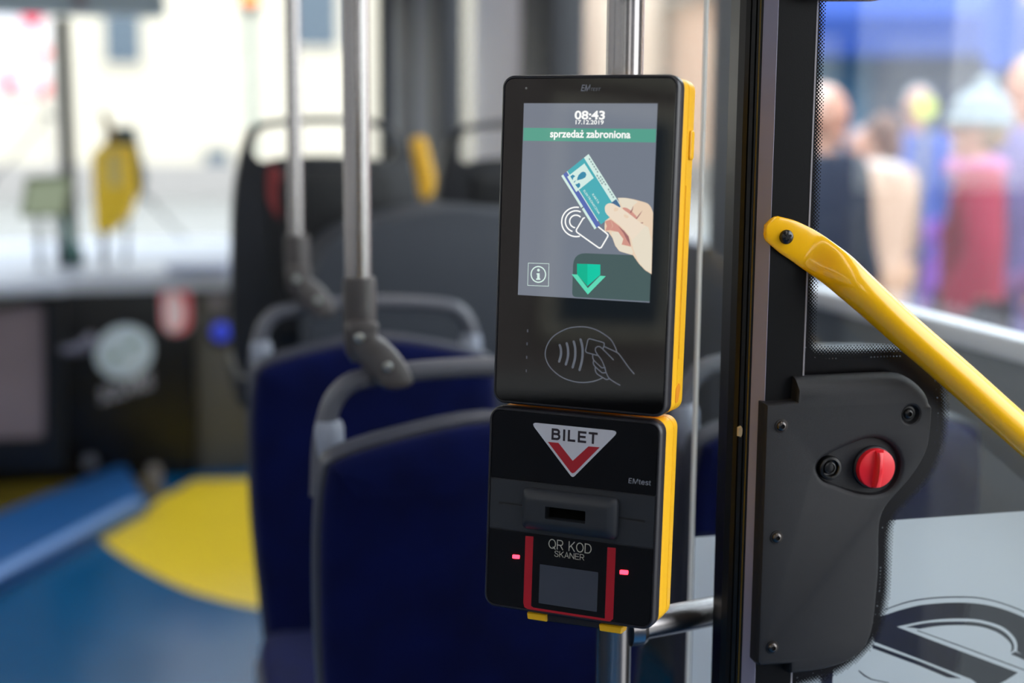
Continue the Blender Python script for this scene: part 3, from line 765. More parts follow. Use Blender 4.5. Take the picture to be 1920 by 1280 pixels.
# ================================================================== GLASS PARTITION
YP = 1.40
gx0 = X_at(1308, YP)
pg = thing('glass_partition', 'clear glass wind screen panel between the steel pole and the black door post', 'glass partition', (gx0 + .1, YP, 0))
link('glass_pane', boxes([(gx0 + .0022, gx0 + .62, YP, YP + .008, 0.25, 2.1)]), 'glass', pg)
link('glass_edge', boxes([(gx0, gx0 + .0022, YP, YP + .008, 0.25, 2.1)]), 'glass_edge', pg)
zt = aty(1340, 1004, YP).z
link('frosted_film', boxes([(gx0 + .003, gx0 + .16, YP - .0006, YP - .0001, 0.25, zt)]), 'film', pg)
link('foot_clamp', boxes([(gx0 + .02, gx0 + .07, YP - .012, YP + .020, 0.0, .29)], .004), 'charcoal', pg)

# ================================================================== DOOR LEAF (folded inwards)
YD = 1.235                                    # front of the glass
YPo = 1.222                                   # front of the post
DG = Frame((0, YD, 0), (1, 0, 0), (0, 0, 1))  # n points to the camera
DP = Frame((0, YPo, 0), (1, 0, 0), (0, 0, 1))
door = thing('door_1', None, None, (X_at(1460, YD), YD, 0), kind='structure')
def vprism(prof, z0, z1):
    bm = bmesh.new(); ringed(bm, FL, prof, [(0, z0), (0, z1)]); return bm
ZB, ZT = 0.06, 2.05
xa, xb, xc, xd = X_at(1376, YPo + .02), X_at(1421, YPo), X_at(1437, YPo), X_at(1507, YPo)
link('post', vprism([(xb, YPo + .012), (xc, YPo), (xd, YPo), (xd, YPo + .05), (xb, YPo + .06)], ZB, ZT), 'post', door, angle=15)
link('post_chamfer', vprism([(xb - .0002, YPo + .0117), (xb + .0008, YPo + .0105), (xc, YPo - .0004), (xc + .0004, YPo - .0003), (xc + .0006, YPo + .002), (xb + .003, YPo + .013)], ZB, ZT), mat('chamfer_sheen', '8c8aa0', .42), door, angle=10)  # light reflected by the black post's chamfer, painted as pale lilac grey
w_ = xb - xa
link('rubber_seal', vprism([(xa, YPo + .030), (xa + .002, YPo + .020), (xa + w_ * .30, YPo + .016), (xa + w_ * .34, YPo + .019), (xa + w_ * .40, YPo + .016), (xa + w_ * .60, YPo + .0145), (xa + w_ * .64, YPo + .018), (xa + w_ * .70, YPo + .014), (xb, YPo + .013), (xb, YPo + .06), (xa + .004, YPo + .06)], ZB, ZT), 'rubber', door, angle=12)
link('reflection_strip', vprism([(xa + w_ * .80, YPo + .0132), (xa + w_ * .84, YPo + .0118), (xa + w_ * .88, YPo + .0128), (xa + w_ * .86, YPo + .016)], ZB, ZT), mat('bronze_reflection', '6b5a16', .4), door, angle=12)  # yellowish reflection along the seal, built as a bronze coloured strip
link('glazing_bead', vprism([(xd, YPo - .0004), (xd + .0017, YPo - .0004), (xd + .0017, YPo + .02), (xd, YPo + .02)], ZB, ZT), mat('grey_bead', '8e8a90', .5), door)
q = aty(1387, 809, YPo + .014); fb = Frame((q.x, YPo + .0155, q.z), (1, 0, 0), (0, 0, 1))
bm = bmesh.new(); ringed(bm, fb, [(-.0022, -.0042), (.0012, -.0055), (.0026, -.002), (.0026, .003), (.001, .0055), (-.0022, .0042)], [(0, 0), (0, .002), (.0006, .003)])
link('buffer_plug', bm, mat('cream_plug', 'd8c49a', .4), door)
XE = 1.21
link('door_glass', boxes([(xd + .0018, XE, YD + .0012, YD + .0060, ZB + .05, ZT - .02)]), 'glass', door)
link('outer_frame', boxes([(XE, XE + .05, YPo, YPo + .05, ZB, ZT), (xd + .002, XE, YPo + .0, YPo + .05, ZB, ZB + .05), (xd + .002, XE, YPo, YPo + .05, ZT - .02, ZT)]), 'post', door)
q0, q1 = DG.px(1480, 3), DG.px(1652, 3)
bm = bmesh.new(); ringed(bm, DP, rounded([(q0[0], q0[1]), (q1[0], q1[1]), (q1[0], q1[1] + .05), (q0[0], q0[1] + .05)], .012), [(0, -.012), (0, .012), (.003, .015)])
link('top_bracket', bm, 'black_satin', door)
# black ceramic border with its fading dots
bord = [(1531, -260), (1527, -20), (1518, 300), (1509, 600), (1508, 630), (1511, 652), (1521, 667), (1540, 672), (1600, 672), (1690, 668), (1728, 678), (1750, 703), (1757, 740), (1759, 785), (1752, 835), (1732, 882), (1700, 920), (1670, 952), (1656, 985), (1652, 1020), (1650, 1100), (1642, 1150), (1632, 1185), (1610, 1213), (1580, 1236), (1540, 1257), (1500, 1268), (1478, 1280), (1470, 1420)]
bl = DG.pts(bord); bl = [bl[0]] + smooth_curve(bl[1:-1], 3) + [bl[-1]]
solid = bl + [(xd + .0016, bl[-1][1]), (xd + .0016, bl[0][1])]
link('glass_border', flat(DG, solid, -.0006), 'frit', door, smooth=False, recalc=False)


def inside(poly, x, y):
    c = False; n = len(poly); j = n - 1
    for i in range(n):
        xi, yi = poly[i]; xj, yj = poly[j]
        if (yi > y) != (yj > y) and x < (xj - xi) * (y - yi) / (yj - yi) + xi: c = not c
        j = i
    return c


def dist(line, x, y):
    best = 9
    for (x0, y0), (x1, y1) in zip(line, line[1:]):
        ex, ey = x1 - x0, y1 - y0; l2 = ex * ex + ey * ey
        t = max(0, min(1, ((x - x0) * ex + (y - y0) * ey) / l2)) if l2 else 0
        best = min(best, (x - x0 - t * ex) ** 2 + (y - y0 - t * ey) ** 2)
    return sqrt(best)


bm = bmesh.new(); BAND = .0128; PIT = .00345
zmin = min(p[1] for p in bl); zmax = max(p[1] for p in bl); row = 0; zc_ = max(zmin, DG.px(1500, 1300)[1])
while zc_ < min(zmax, DG.px(1500, -60)[1]):
    x = xd + (PIT / 2 if row % 2 else 0)
    xm = max(p[0] for p in bl) + .02
    while x < xm:
        if not inside(solid, x, zc_):
            d = dist(bl, x, zc_)
            if d < BAND:
                r = PIT * (0.62 - 0.44 * (d / BAND))
                bm.faces.new([bm.verts.new(DG.p(x + r * cos(k * pi / 3.5), zc_ + r * sin(k * pi / 3.5), -.0008 - 0.00002 * (row % 2))) for k in range(7)])
        x += PIT
    zc_ += PIT / 2; row += 1
orient(bm, DG.n); tag(link('glass_dots', bm, 'frit', door, smooth=False, recalc=False), kind='stuff')
# frosted film with a clear emblem
def zE(x, y): return DG.px(1560 + x / 5.333, 1080 + y / 5.333)
fa, fb_ = DG.px(1667, 979), DG.px(1920, 960); zf_ = fa[1]
left = [p for p in bl if DG.px(1600, 1400)[1] < p[1] < zf_ and p[0] > DG.px(1560, 1200)[0]]
filmo = [(XE - .001, zf_), (DG.px(1655, 980)[0], zf_)] + [(p[0] + .0005, p[1]) for p in left] + [(left[-1][0], ZB + .06), (XE - .001, ZB + .06)]
EA = [zE(*q) for q in [(448, 655), (440, 560), (470, 470), (500, 428), (700, 362), (900, 312), (1100, 290), (1300, 283), (1500, 295), (1700, 335), (1920, 415), (2110, 520), (2240, 660), (2320, 840), (2260, 960), (2060, 880), (1885, 770), (1890, 720), (1872, 650), (1800, 568), (1690, 505), (1500, 455), (1300, 443), (1100, 452), (900, 478), (680, 526), (1000, 650), (1400, 800), (1895, 985), (1770, 1068), (1640, 1130), (1520, 1120), (1425, 1052), (1000, 885), (460, 680)]]
EB = [zE(*q) for q in [(770, 530), (1000, 485), (1300, 473), (1500, 484), (1680, 535), (1790, 605), (1850, 690), (1855, 755), (1820, 790), (1832, 740), (1820, 690), (1750, 622), (1650, 565), (1500, 522), (1300, 509), (1100, 518), (905, 548), (850, 538)]]
EC = [zE(*q) for q in [(890, 560), (1300, 706), (1920, 938), (2000, 968), (2000, 978), (1918, 950), (1300, 718), (880, 566)]]
ED = [zE(*q) for q in [(436, 704), (900, 870), (1330, 1046), (1190, 1036), (900, 915), (436, 742)]]
EE = [zE(*q) for q in [(552, 352), (800, 268), (1050, 231), (1300, 221), (1500, 230), (1700, 273), (1920, 352), (2100, 440), (2096, 450), (1916, 364), (1700, 285), (1500, 243), (1300, 234), (1050, 244), (800, 281), (554, 362)]]
EF = [zE(*q) for q in [(300, 962), (360, 1010), (430, 1050), (600, 1085), (600, 1093), (425, 1060), (350, 1022), (292, 970)]]
EG = [zE(*q) for q in [(1826, 802), (1868, 774), (2050, 850), (2050, 895)]]
def sm(p, *runs):
    out = []; i = 0
    for a_, b_ in runs:
        out += p[i:a_] + smooth_curve(p[a_:b_ + 1], 4); i = b_ + 1
    return out + p[i:]


EA = sm(EA, (4, 14), (17, 24)); EB = sm(EB, (0, 7), (8, 16)); EE = sm(EE, (0, 7), (8, 15))
bm = bmesh.new()
cu = [filmo, EA, EB, EC, ED, EE, EF, EG]
vv = []; ee = []
for p_ in cu:
    k0 = len(vv); vv += [Vector(q) for q in p_]; ee += [(k0 + i, k0 + (i + 1) % len(p_)) for i in range(len(p_))]
ov, _oe, of, *_rest = delaunay_2d_cdt(vv, ee, [], 0, 1e-7)
nv = [bm.verts.new(DG.p(v.x, v.y, -.0064)) for v in ov]
for f_ in of:
    mx_ = sum(ov[i].x for i in f_) / len(f_); my_ = sum(ov[i].y for i in f_) / len(f_)
    if inside(filmo, mx_, my_) and not any(inside(p_, mx_, my_) for p_ in cu[1:]): bm.faces.new([nv[i] for i in f_])
bmesh.ops.delete(bm, geom=[v for v in bm.verts if not v.link_faces], context='VERTS')
orient(bm, DG.n); link('frosted_film', bm, 'film', door, smooth=False, recalc=False)

# ---- yellow grab handle bolted on the post
hd = thing('grab_bar', 'bright yellow bent tube handle bolted across the door leaf by a black screw', 'handle', tuple(aty(1475, 443, YPo - .003)))
hp = [(1452, 431, -.0035), (1475, 443, -.0035), (1500, 457, -.0035), (1522, 471, -.004), (1545, 487, -.009), (1572, 507, -.018), (1600, 532, -.024), (1640, 568, -.026), (1700, 622, -.026), (1800, 709, -.026), (1920, 816, -.026)]
pts = [Vector((*[(q := aty(a, b, YPo + c)).x, q.y], q.z)) for a, b, c in hp]
dd_ = (pts[-1] - pts[-3]).normalized(); tt_ = (1.235 - pts[-1].x) / dd_.x
e2 = pts[-1] + dd_ * tt_
pts += [pts[-1] + dd_ * (tt_ - .16), e2 - dd_ * .11, e2 - dd_ * .075 + Vector((0, .010, 0)), e2 - dd_ * .04 + Vector((0, .0200, 0)), Vector((e2.x, YPo - .0035, e2.z)) - dd_ * .005, Vector((e2.x, YPo - .0035, e2.z)) + dd_ * .012]
hw = [.0135, .0165, .0178, .0185, .0185, .0182, .0175, .0168, .0166, .0166, .0166, .0166, .0168, .0178, .0185, .0178, .010]       # half width across
ht = [.0032, .0034, .0036, .0042, .0075, .0125, .0155, .0166, .0166, .0166, .0166, .0166, .0160, .0125, .0070, .0034, .0032]       # half depth
n_ = 5
P3 = smooth_curve([tuple(p) for p in pts], n_); HW = [v[0] for v in smooth_curve([(v,) for v in hw], n_)]; HT = [v[0] for v in smooth_curve([(v,) for v in ht], n_)]
bm = bmesh.new(); rings = []
first = Vector(P3[0]); tdir = (Vector(P3[4]) - first).normalized()
for k in range(5):                     # rounded nose of the tab
    a = pi / 2 * (1 - k / 5)
    P3.insert(k, tuple(first - tdir * (HW[k] * sin(a) * .75))); HW.insert(k, .0135 * max(.12, cos(a))); HT.insert(k, HT[-1] if False else .0031)
N = len(P3)
for i in range(N):
    p = Vector(P3[i]); t = (Vector(P3[min(i + 1, N - 1)]) - Vector(P3[max(i - 1, 0)])); t.normalize()
    s = Vector((-t.z, 0, t.x)).normalized(); d_ = Vector((0, -1, 0)); d_ = (d_ - t * d_.dot(t)).normalized()
    ex = 1.0 if HT[i] > .012 else 0.55
    ring = []
    for k in range(28):
        a = 2 * pi * k / 28; c_, s_ = cos(a), sin(a)
        pw = .8 + .2 * min(1, HT[i] / HW[i])
        ring.append(bm.verts.new(p + s * (HW[i] * math.copysign(abs(c_) ** pw, c_)) + d_ * (HT[i] * math.copysign(abs(s_) ** pw, s_))))
    rings.append(ring)
for a, b in zip(rings, rings[1:]): bridge(bm, a, b)
bm.faces.new(rings[0]); bm.faces.new(rings[-1])
link('bar', bm, 'yellow_bar', hd, angle=70)


def screw(name, parent, fr, c, r, m, socket='hex', z=0.0, washer=False):
    bm = bmesh.new(); o = fr.p(*c, z); seg = 30
    prof = [(r, 0), (r, r * .18), (r * .93, r * .36), (r * .75, r * .55), (r * .5, r * .66)]
    if socket == 'hex':
        lathe(bm, o, fr.n, prof + [(r * .42, r * .68), (r * .34, r * .1)], seg)
    else:
        lathe(bm, o, fr.n, prof + [(r * .3, r * .72), (0, r * .74)], seg)
    s = link(name, bm, m, parent, angle=50)
    if socket == 'cross':
        bm = bmesh.new(); w = r * .16; l = r * .52; a = radians(35)
        for k in range(2):
            ux, uy = cos(a + k * pi / 2), sin(a + k * pi / 2)
            q = [(c[0] + ux * l * i - uy * w * j, c[1] + uy * l * i + ux * w * j) for i, j in ((-1, -1), (1, -1), (1, 1), (-1, 1))]
            ringed(bm, fr, rounded(q, w * .8), [(0, z + r * .55), (0, z + r * .78 + k * 1e-5)])
        link('cross_recess', bm, mat('recess_black', '020202', .35), s)
    if washer:
        bm = bmesh.new(); lathe(bm, fr.p(*c, z - .0002), fr.n, [(r * 1.3, 0), (r * 1.28, r * .15), (r * 1.0, r * .18)], seg); link('washer', bm, m, s)
    return s


HF = Frame((0, pts[1].y - .0034, 0), (1, 0, 0), (0, 0, 1))
screw('screw', hd, HF, HF.px(1474, 444), .0068, 'screw_black', 'cross', 0, False)
HF2 = Frame((0, YPo - .0069, 0), (1, 0, 0), (0, 0, 1))
screw('screw', hd, HF2, (e2.x - .002, e2.z + .001), .0068, 'screw_black', 'cross', 0, False)

# ---- grained panel with the red emergency knob
YC = YPo - .013
CP = Frame((0, YC, 0), (1, 0, 0), (0, 0, 1))
po = [(1436, 757), (1494, 752), (1497, 709), (1560, 707), (1640, 703), (1690, 703), (1712, 711), (1733, 727), (1745, 744), (1750, 764), (1748, 801), (1743, 837), (1730, 867), (1709, 898), (1688, 922), (1667, 946), (1656, 967), (1651, 997), (1650, 1067), (1645, 1130), (1641, 1165), (1634, 1195), (1621, 1219), (1600, 1237), (1570, 1250), (1527, 1260), (1481, 1265), (1481, 1247), (1425, 1250), (1419, 1243)]
pp = CP.pts(po)
pl = [pp[0]] + pp[1:3] + smooth_curve(pp[3:27], 3) + pp[27:]
panel_out = ccw(pl)
pn = thing('emergency_panel', 'charcoal grained door panel holding the red turn knob', 'control panel', tuple(CP.p(*CP.px(1550, 980), -.01)))
tear = smooth_curve(CP.pts([(1530, 880), (1537, 862), (1556, 850), (1590, 834), (1630, 820), (1657, 822), (1680, 838), (1692, 866), (1686, 898), (1668, 921), (1640, 930), (1605, 926), (1570, 914), (1543, 903)]), 5, True)
bm = bmesh.new()
nrm = [Vector((a_[0] - b_[0], a_[1] - b_[1])) * 1000 for a_, b_ in zip(panel_out, inset(panel_out, .001))]
ylev = CP.px(1600, 790)[1]; xlev = CP.px(1499, 709)[0]; rings = []; outs = []
for d, z, dt in ((0, -.0165, 0), (0, -.0115, 0), (.0002, -.0080, .0012), (.0006, -.0045, .0042), (.0012, -.0022, .0080), (.0024, -.0007, .0125), (.0050, 0, .0180)):
    o2 = inset(panel_out, d); o3 = []
    for (x, y), (px_, py_), n_v in zip(o2, panel_out, nrm):
        wgt = max(0.0, min(1.0, n_v.y)) if py_ > ylev and px_ > xlev - .002 and py_ > CP.px(1497, 730)[1] - (.02 if px_ > CP.px(1700, 700)[0] else 0) else 0.0
        wgt *= max(0.0, min(1.0, (py_ - ylev) / .014))
        o3.append((x - (.4 * dt * max(0, n_v.x) if wgt and px_ > CP.px(1690, 700)[0] else 0), y - max(0, dt - d) * wgt))
    outs.append(o3); rings.append([bm.verts.new(CP.p(x, y, z)) for x, y in o3])
for p_, q_ in zip(rings, rings[1:]): bridge(bm, p_, q_)
cap(bm, CP, [outs[0]], 0, [rings[0]])
tear = ccw(tear); tr = []
for d, z in ((-.0035, 0), (-.0012, -.0006), (.0006, -.0022), (.0014, -.0045), (.0022, -.0062)):
    lp_ = inset(tear, d); tr.append((lp_, [bm.verts.new(CP.p(x, y, z)) for x, y in lp_]))
hc = CP.px(1708, 777); sc = []
for r, z in ((.0115, 0), (.0098, -.0009), (.0090, -.003), (.0078, -.0052)):
    lp_ = ccw(circle(hc, r, 28)); sc.append((lp_, [bm.verts.new(CP.p(x, y, z)) for x, y in lp_]))
cap(bm, CP, [outs[-1], tr[0][0], sc[0][0]], 0, [rings[-1], tr[0][1], sc[0][1]])
for g in (tr, sc):
    for (_, a), (_, b) in zip(g, g[1:]): bridge(bm, a, b)
    cap(bm, CP, [g[-1][0]], 0, [g[-1][1]])
link('cover', bm, 'grain', pn, angle=28)
for q in ((1465, 798), (1456, 1007), (1448, 1213)): screw('screw', pn, CP, CP.px(*q), .0050, 'screw', 'hex', 0.0002, True)
screw('recessed_screw', pn, CP, hc, .0056, 'screw_black', 'hex', -.0052, True)
lc = CP.px(1558, 878)
bm = bmesh.new(); lathe(bm, CP.p(*lc, -.0062), CP.n, [(.0118, 0), (.0118, .005), (.0110, .0062), (.0088, .0066), (.0080, .0058), (.0074, .003), (.0060, .0026), (.0058, .0050), (.0048, .0052), (.0044, .0040), (.0030, .0042), (.0, .0044)], 36)
link('lock_cylinder', bm, 'screw_black', pn, angle=40)
kc = CP.px(1641, 877)
bm = bmesh.new(); lathe(bm, CP.p(*kc, -.0062), CP.n, [(.0212, 0), (.0212, .003), (.0205, .004), (.0196, .0042)], 40)
link('knob_collar', bm, 'black_satin', pn)
kb = thing_k = None
bm = bmesh.new(); lathe(bm, CP.p(*kc, -.0040), CP.n, [(.0193, 0), (.0195, .006), (.0190, .0078), (.0180, .0084), (.0, .0084)], 44)
knob = link('knob', bm, 'red', pn, angle=35)
bm = bmesh.new(); kf = Frame(CP.p(*kc, .0030), Vector((cos(radians(-3)), 0, sin(radians(-3)))), Vector((sin(radians(3)), 0, cos(radians(3)))))
gl = []
for yy, w0, hh in ((-.0187, .0046, .001), (-.017, .0050, .0060), (-.010, .0042, .0080), (0, .0036, .0086), (.010, .0042, .0080), (.017, .0050, .0060), (.0187, .0046, .001)):
    gl.append([bm.verts.new(kf.p(x, yy, z)) for x, z in ((-w0, 0), (-w0 * .8, hh * .75), (-w0 * .4, hh), (w0 * .35, hh), (w0 * .6, hh * .9), (w0 * 1.15, 0))])
for a, b in zip(gl, gl[1:]):
    for i in range(5): bm.faces.new((a[i], a[i + 1], b[i + 1], b[i]))
bm.faces.new(gl[0]); bm.faces.new(gl[-1])
link('grip_ridge', bm, 'red', knob, angle=35)

# ================================================================== SEATS
SX, SY = 0.19, 1.76
def build_seat():
    w = 0.45; x0, x1 = SX, SX + w; y = SY
    s = thing('bus_seat', 'blue upholstered seat nearest the camera, left of its pair behind the ticket machines', 'seat', (x0 + w / 2, y, 0), group='blue seats on the right of the bus')
    fr = Frame((0, y, 0), (1, 0, 0), (0, -0.06, 1))   # reclined a little, n to the camera
    top = 1.01
    def outl(d):
        pr = [(x0 + .035, .36), (x0 + .022, .50), (x0 + .006, .70), (x0 + .004, .86), (x0 + .012, .952), (x0 + .03, .978), (x0 + .11, 1.001), (x0 + w / 2, 1.018),
              (x1 - .11, 1.001), (x1 - .03, .978), (x1 - .012, .952), (x1 - .004, .86), (x1 - .006, .70), (x1 - .022, .50), (x1 - .035, .36)]
        return inset(ccw(smooth_curve(pr, 4)), d)
    bm = bmesh.new(); ringed(bm, fr, outl(0), [(.012, -.05), (.002, -.042), (0, -.03), (0, -.006), (.003, 0), (.008, 0)])
    link('backrest_shell', bm, 'seat_shell', s)
    bm = bmesh.new(); ringed(bm, fr, outl(.007), [(.002, -.002), (0, .004), (.004, .012), (.016, .020), (.05, .026)])
    link('backrest_pad', bm, 'blue_cloth', s, angle=60)
    ct = Frame((0, 0, 0), (1, 0, 0), (0, 1, 0))
    bm = bmesh.new(); ringed(bm, ct, rrect(x0 + .015, y - .43, x1 - .015, y - .02, .05), [(.006, .425), (0, .44), (0, .475), (.01, .49), (.03, .497)])
    link('cushion', bm, 'blue_cloth', s, angle=60)
    bm = bmesh.new(); ringed(bm, ct, rrect(x0 + .01, y - .42, x1 - .01, y + .03, .05), [(.05, .36), (0, .39), (0, .43), (.01, .435)])
    link('seat_pan', bm, 'seat_shell', s)
    link('pedestal', boxes([(x0 + .14, x1 - .14, y - .30, y - .05, 0.0, .37)], .012), 'seat_shell', s)
    r_ = .0135; yb = y + .045
    path = [(x0 + .022, yb - .01, .90), (x0 + .030, yb, .985), (x0 + .052, yb + .002, 1.036), (x0 + .10, yb + .003, 1.053), (x0 + w / 2, yb + .003, 1.060), (x1 - .10, yb + .003, 1.053), (x1 - .052, yb + .002, 1.036), (x1 - .030, yb, .985), (x1 - .022, yb - .01, .90)]
    link('grab_rail', tube(bmesh.new(), smooth_curve(path, 6), r_, 16), 'rail', s)
    for xx in (x0 + .036, x1 - .036): link('rail_socket', lathe(bmesh.new(), (xx, yb - .004, .93), (0, 0, 1), [(.017, 0), (.020, .02), (.019, .06), (.016, .068)], 18), mat('pale_socket', '8a909f', .4), s)
    return s


seat0 = build_seat()
for dxx, dyy, lab in ((.49, 0, 'blue upholstered seat seen through the glass wind screen beside the door post'), (-.03, .70, 'blue upholstered seat one row ahead of the nearest, under the further pole'), ):
    c = copy_tree(seat0); c.location = seat0.location + Vector((dxx, dyy, 0)); c['label'] = lab


def build_pole():
    x, y = X_at(672, SY + .05), SY + .05
    g = thing('grab_pole', 'steel grab pole with grey sleeve fixed to the nearest seat rail', 'pole', (x, y, 0), group='grab poles rising from the seat rails')
    zs1, zs0 = aty(680, 515, y).z, aty(680, 645, y).z
    link('tube', tube(bmesh.new(), [(x, y, zs0 + .03), (x, y, CEIL)], .0172, 24), 'steel', g)
    link('sleeve', lathe(bmesh.new(), (x + .002, y, zs0 - .01), (0, 0, 1), [(.012, -.012), (.019, 0), (.0212, .02), (.0218, zs1 - zs0 - .006), (.0205, zs1 - zs0 + .006), (.018, zs1 - zs0 + .008)], 24), 'fitting', g)
    fr = Frame((0, y - .006, 0), (1, 0, 0), (0, 0, 1)); bm = bmesh.new()
    ol = smooth_curve([fr.px(*q) for q in ((651, 600), (652, 640), (668, 672), (694, 704), (715, 723), (745, 726), (769, 716), (766, 695), (750, 667), (728, 642), (706, 626), (703, 600))], 4, True)
    ringed(bm, fr, ol, [(.002, -.022), (0, -.018), (0, .014), (.003, .020), (.007, .022)])
    jt = link('hinge_link', bm, 'fitting', g)
    for q, nm in ((aty(674, 634, y - .03), 'bolt'), (aty(727, 688, y - .03), 'bolt')):
        link(nm, lathe(bmesh.new(), (q.x, y - .027, q.z), (0, -1, 0), [(.0062, 0), (.0062, .002), (.0045, .0042), (0, .0048)], 18), 'bolt', jt)
    return g


pole0 = build_pole()
c = copy_tree(pole0); c.location = pole0.location + Vector((-.006, .70, 0)); c['label'] = 'thinner looking steel grab pole one row ahead, before the high dark seat'
for ch in c.children:
    if ch.name.startswith('tube'): ch.scale = (.74, .74, 1)

# high backed seats over the wheel arch
def build_high():
    y = 3.30; x0, x1 = X_at(440, y), X_at(790, y)
    s = thing('high_seat', 'tall dark seat back with an oval opening behind the steel grab poles', 'seat', ((x0 + x1) / 2, y, 0), group='tall dark seats ahead')
    fr = Frame((0, y, 0), (1, 0, 0), (0, 0, 1))
    P = lambda *q: fr.px(*q)
    ol = smooth_curve([P(433, 600), P(434, 480), P(436, 390), P(443, 325), P(453, 283), P(468, 243), P(498, 228), P(560, 220), P(620, 218), P(690, 223), P(730, 234), P(752, 258), P(768, 300), P(780, 350), P(787, 420), P(790, 520), P(785, 640), P(760, 700), P(600, 712), P(470, 705), P(442, 680)], 4, True)
    ho = smooth_curve([P(474, 285), P(482, 252), P(500, 240), P(560, 233), P(620, 231), P(680, 235), P(715, 243), P(733, 262), P(740, 285), P(725, 301), P(690, 297), P(620, 293), P(560, 294), P(520, 298), P(492, 303)], 4, True)
    link('backrest_shell', plate(fr, ol, -.05, .012, .008, [ho]), 'navy', s, angle=40)
    bm = bmesh.new(); ringed(bm, fr, rounded([P(500, 320), P(700, 310), P(735, 330), P(740, 640), P(510, 640)], .03), [(0, .008), (.004, .020), (.02, .026)])
    link('back_cover', bm, mat('black_seat_cover', '090c12', .55), s)
    bm = bmesh.new(); ringed(bm, fr, ccw(smooth_curve([P(500, 318), P(512, 308), P(528, 330), P(522, 370), P(530, 410), P(515, 405), P(500, 370)], 3, True)), [(0, .012), (.002, .026)])
    link('side_bolster', bm, mat('red_bolster', '7a2327', .5), s)
    ct = Frame((0, 0, 0), (1, 0, 0), (0, 1, 0))
    zc2 = fr.px(600, 705)[1]
    bm = bmesh.new(); ringed(bm, ct, rrect(x0 + .01, y + .03, x1 - .01, y + .48, .04), [(.004, zc2 - .08), (0, zc2 - .06), (0, zc2 - .01), (.02, zc2)])
    link('cushion', bm, 'navy', s)
    link('pedestal', boxes([(x0 + .13, x1 - .02, y + .0, y + .46, 0, zc2 - .082)], .01), 'grey_panel', s)
    return s


hs = build_high()
c = copy_tree(hs); c.location = hs.location + Vector((X_at(818, 3.35) - X_at(440, 3.30), .05, -.005)); c['label'] = 'tall dark seat back partly hidden behind the ticket validator'
for ch in list(c.children):
    if ch.name.startswith('side_bolster'): bpy.data.objects.remove(ch)
# grey panel in front of the high seats
yg = 2.95; fr = Frame((0, yg, 0), (1, 0, 0), (0, 0, 1))
pgn = [fr.px(*q) for q in ((585, 760), (585, 560), (600, 480), (640, 440), (700, 418), (770, 400), (840, 390), (900, 392), (960, 398), (1180, 420), (1200, 500), (1205, 760))]
pb_ = smooth_curve(pgn, 3); zb0 = 0.0
bm = bmesh.new(); ringed(bm, fr, pb_ + [(pgn[-1][0], zb0), (pgn[0][0], zb0)], [(0, -.22), (0, -.01), (.004, -.002), (.012, 0)])
tag(link('partition_panel', bm, 'grey_panel'), 'slate grey rounded panel before the tall dark seats', 'panel')
# yellow handle beyond
fr = Frame((0, 3.9, 0), (1, 0, 0), (0, 0, 1)); yh = thing('grab_bar', 'short yellow slanted grab handle between the two tall dark seats', 'handle', tuple(aty(795, 320, 3.9)))
link('grip', plate(fr, smooth_curve([fr.px(*q) for q in ((772, 268), (785, 256), (800, 262), (808, 290), (818, 338), (812, 365), (798, 376), (788, 365), (780, 315))], 4, True), -.03, .0, .01), mat('yellow_grip', 'eab22c', .4), yh)
a_ = aty(795, 330, 3.93)
link('stem', tube(bmesh.new(), [tuple(a_), (a_.x, 3.95, 0.6), (a_.x, 3.95, 0)], .013, 12), 'charcoal', yh)

# ================================================================== FRONT OF THE BUS
YK = atz(300, 893, 0).y
frk = Frame((0, YK, 0), (1, 0, 0), (0, 0, 1))
def K(*q): return frk.px(*q)
zk = K(250, 545)[1]
db = thing('dashboard', 'black curved dashboard with grey top under the windscreen', 'dashboard', (K(200, 700)[0], YK, 0))
xk0, xk1, xk2 = K(-260, 700)[0], K(365, 700)[0], K(640, 700)[0]
link('front_panel', boxes([(xk0, xk1, YK, YK + .5, 0.0, zk)], .01), 'dash_black', db)
link('side_panel', boxes([(xk1 + .002, xk2, YK + .03, YK + .5, 0.0, zk)], .02), mat('warm_grey_panel', '55534f', .6), db)
ct = Frame((0, 0, 0), (1, 0, 0), (0, 1, 0))
bm = bmesh.new(); ringed(bm, ct, [(xk0, YK - .16), (K(60, 700)[0], YK - .06), (K(180, 700)[0], YK - .02), (xk2, YK - .02), (xk2, 6.9), (xk2 - .2, YF - .02), (xk0, YF - .02)], [(0, zk), (0, zk + .05), (.015, zk + .062)])
link('top', bm, 'dash', db)
bm = bmesh.new(); ringed(bm, ct, smooth_curve([(K(330, 700)[0], YK - .01), (K(430, 700)[0], YK - .02), (K(434, 700)[0], YK + .3), (K(330, 700)[0], YK + .28)], 3, True), [(0, zk + .06), (0, zk + .085), (.01, zk + .095)])
link('tray', bm, mat('pale_tray', 'a3abc4', .5), db)
FRK = Frame((0, YK - .001, 0), (1, 0, 0), (0, 0, 1))
def KK(lst): return [FRK.px(*q) for q in lst]
ob = thing('emblem_sign', 'round pale emblem with lettering on the black dashboard front', 'sign', tuple(FRK.p(*FRK.px(233, 660), 0)))
cs = FRK.px(233, 660); ry = (FRK.px(233, 607)[1] - FRK.px(233, 714)[1]) / 2; rx = (FRK.px(286, 660)[0] - FRK.px(180, 660)[0]) / 2
def rotpts(pts_, c, a): return [(c[0] + (x - c[0]) * cos(a) - (y - c[1]) * sin(a), c[1] + (x - c[0]) * sin(a) + (y - c[1]) * cos(a)) for x, y in pts_]
link('disc', plate(FRK, rotpts(circle(cs, rx * 1.06, 40, ry * .92), cs, radians(35)), 0, .003), mat('pale_emblem', 'd4e4f0', .5), ob)
bm = bmesh.new()
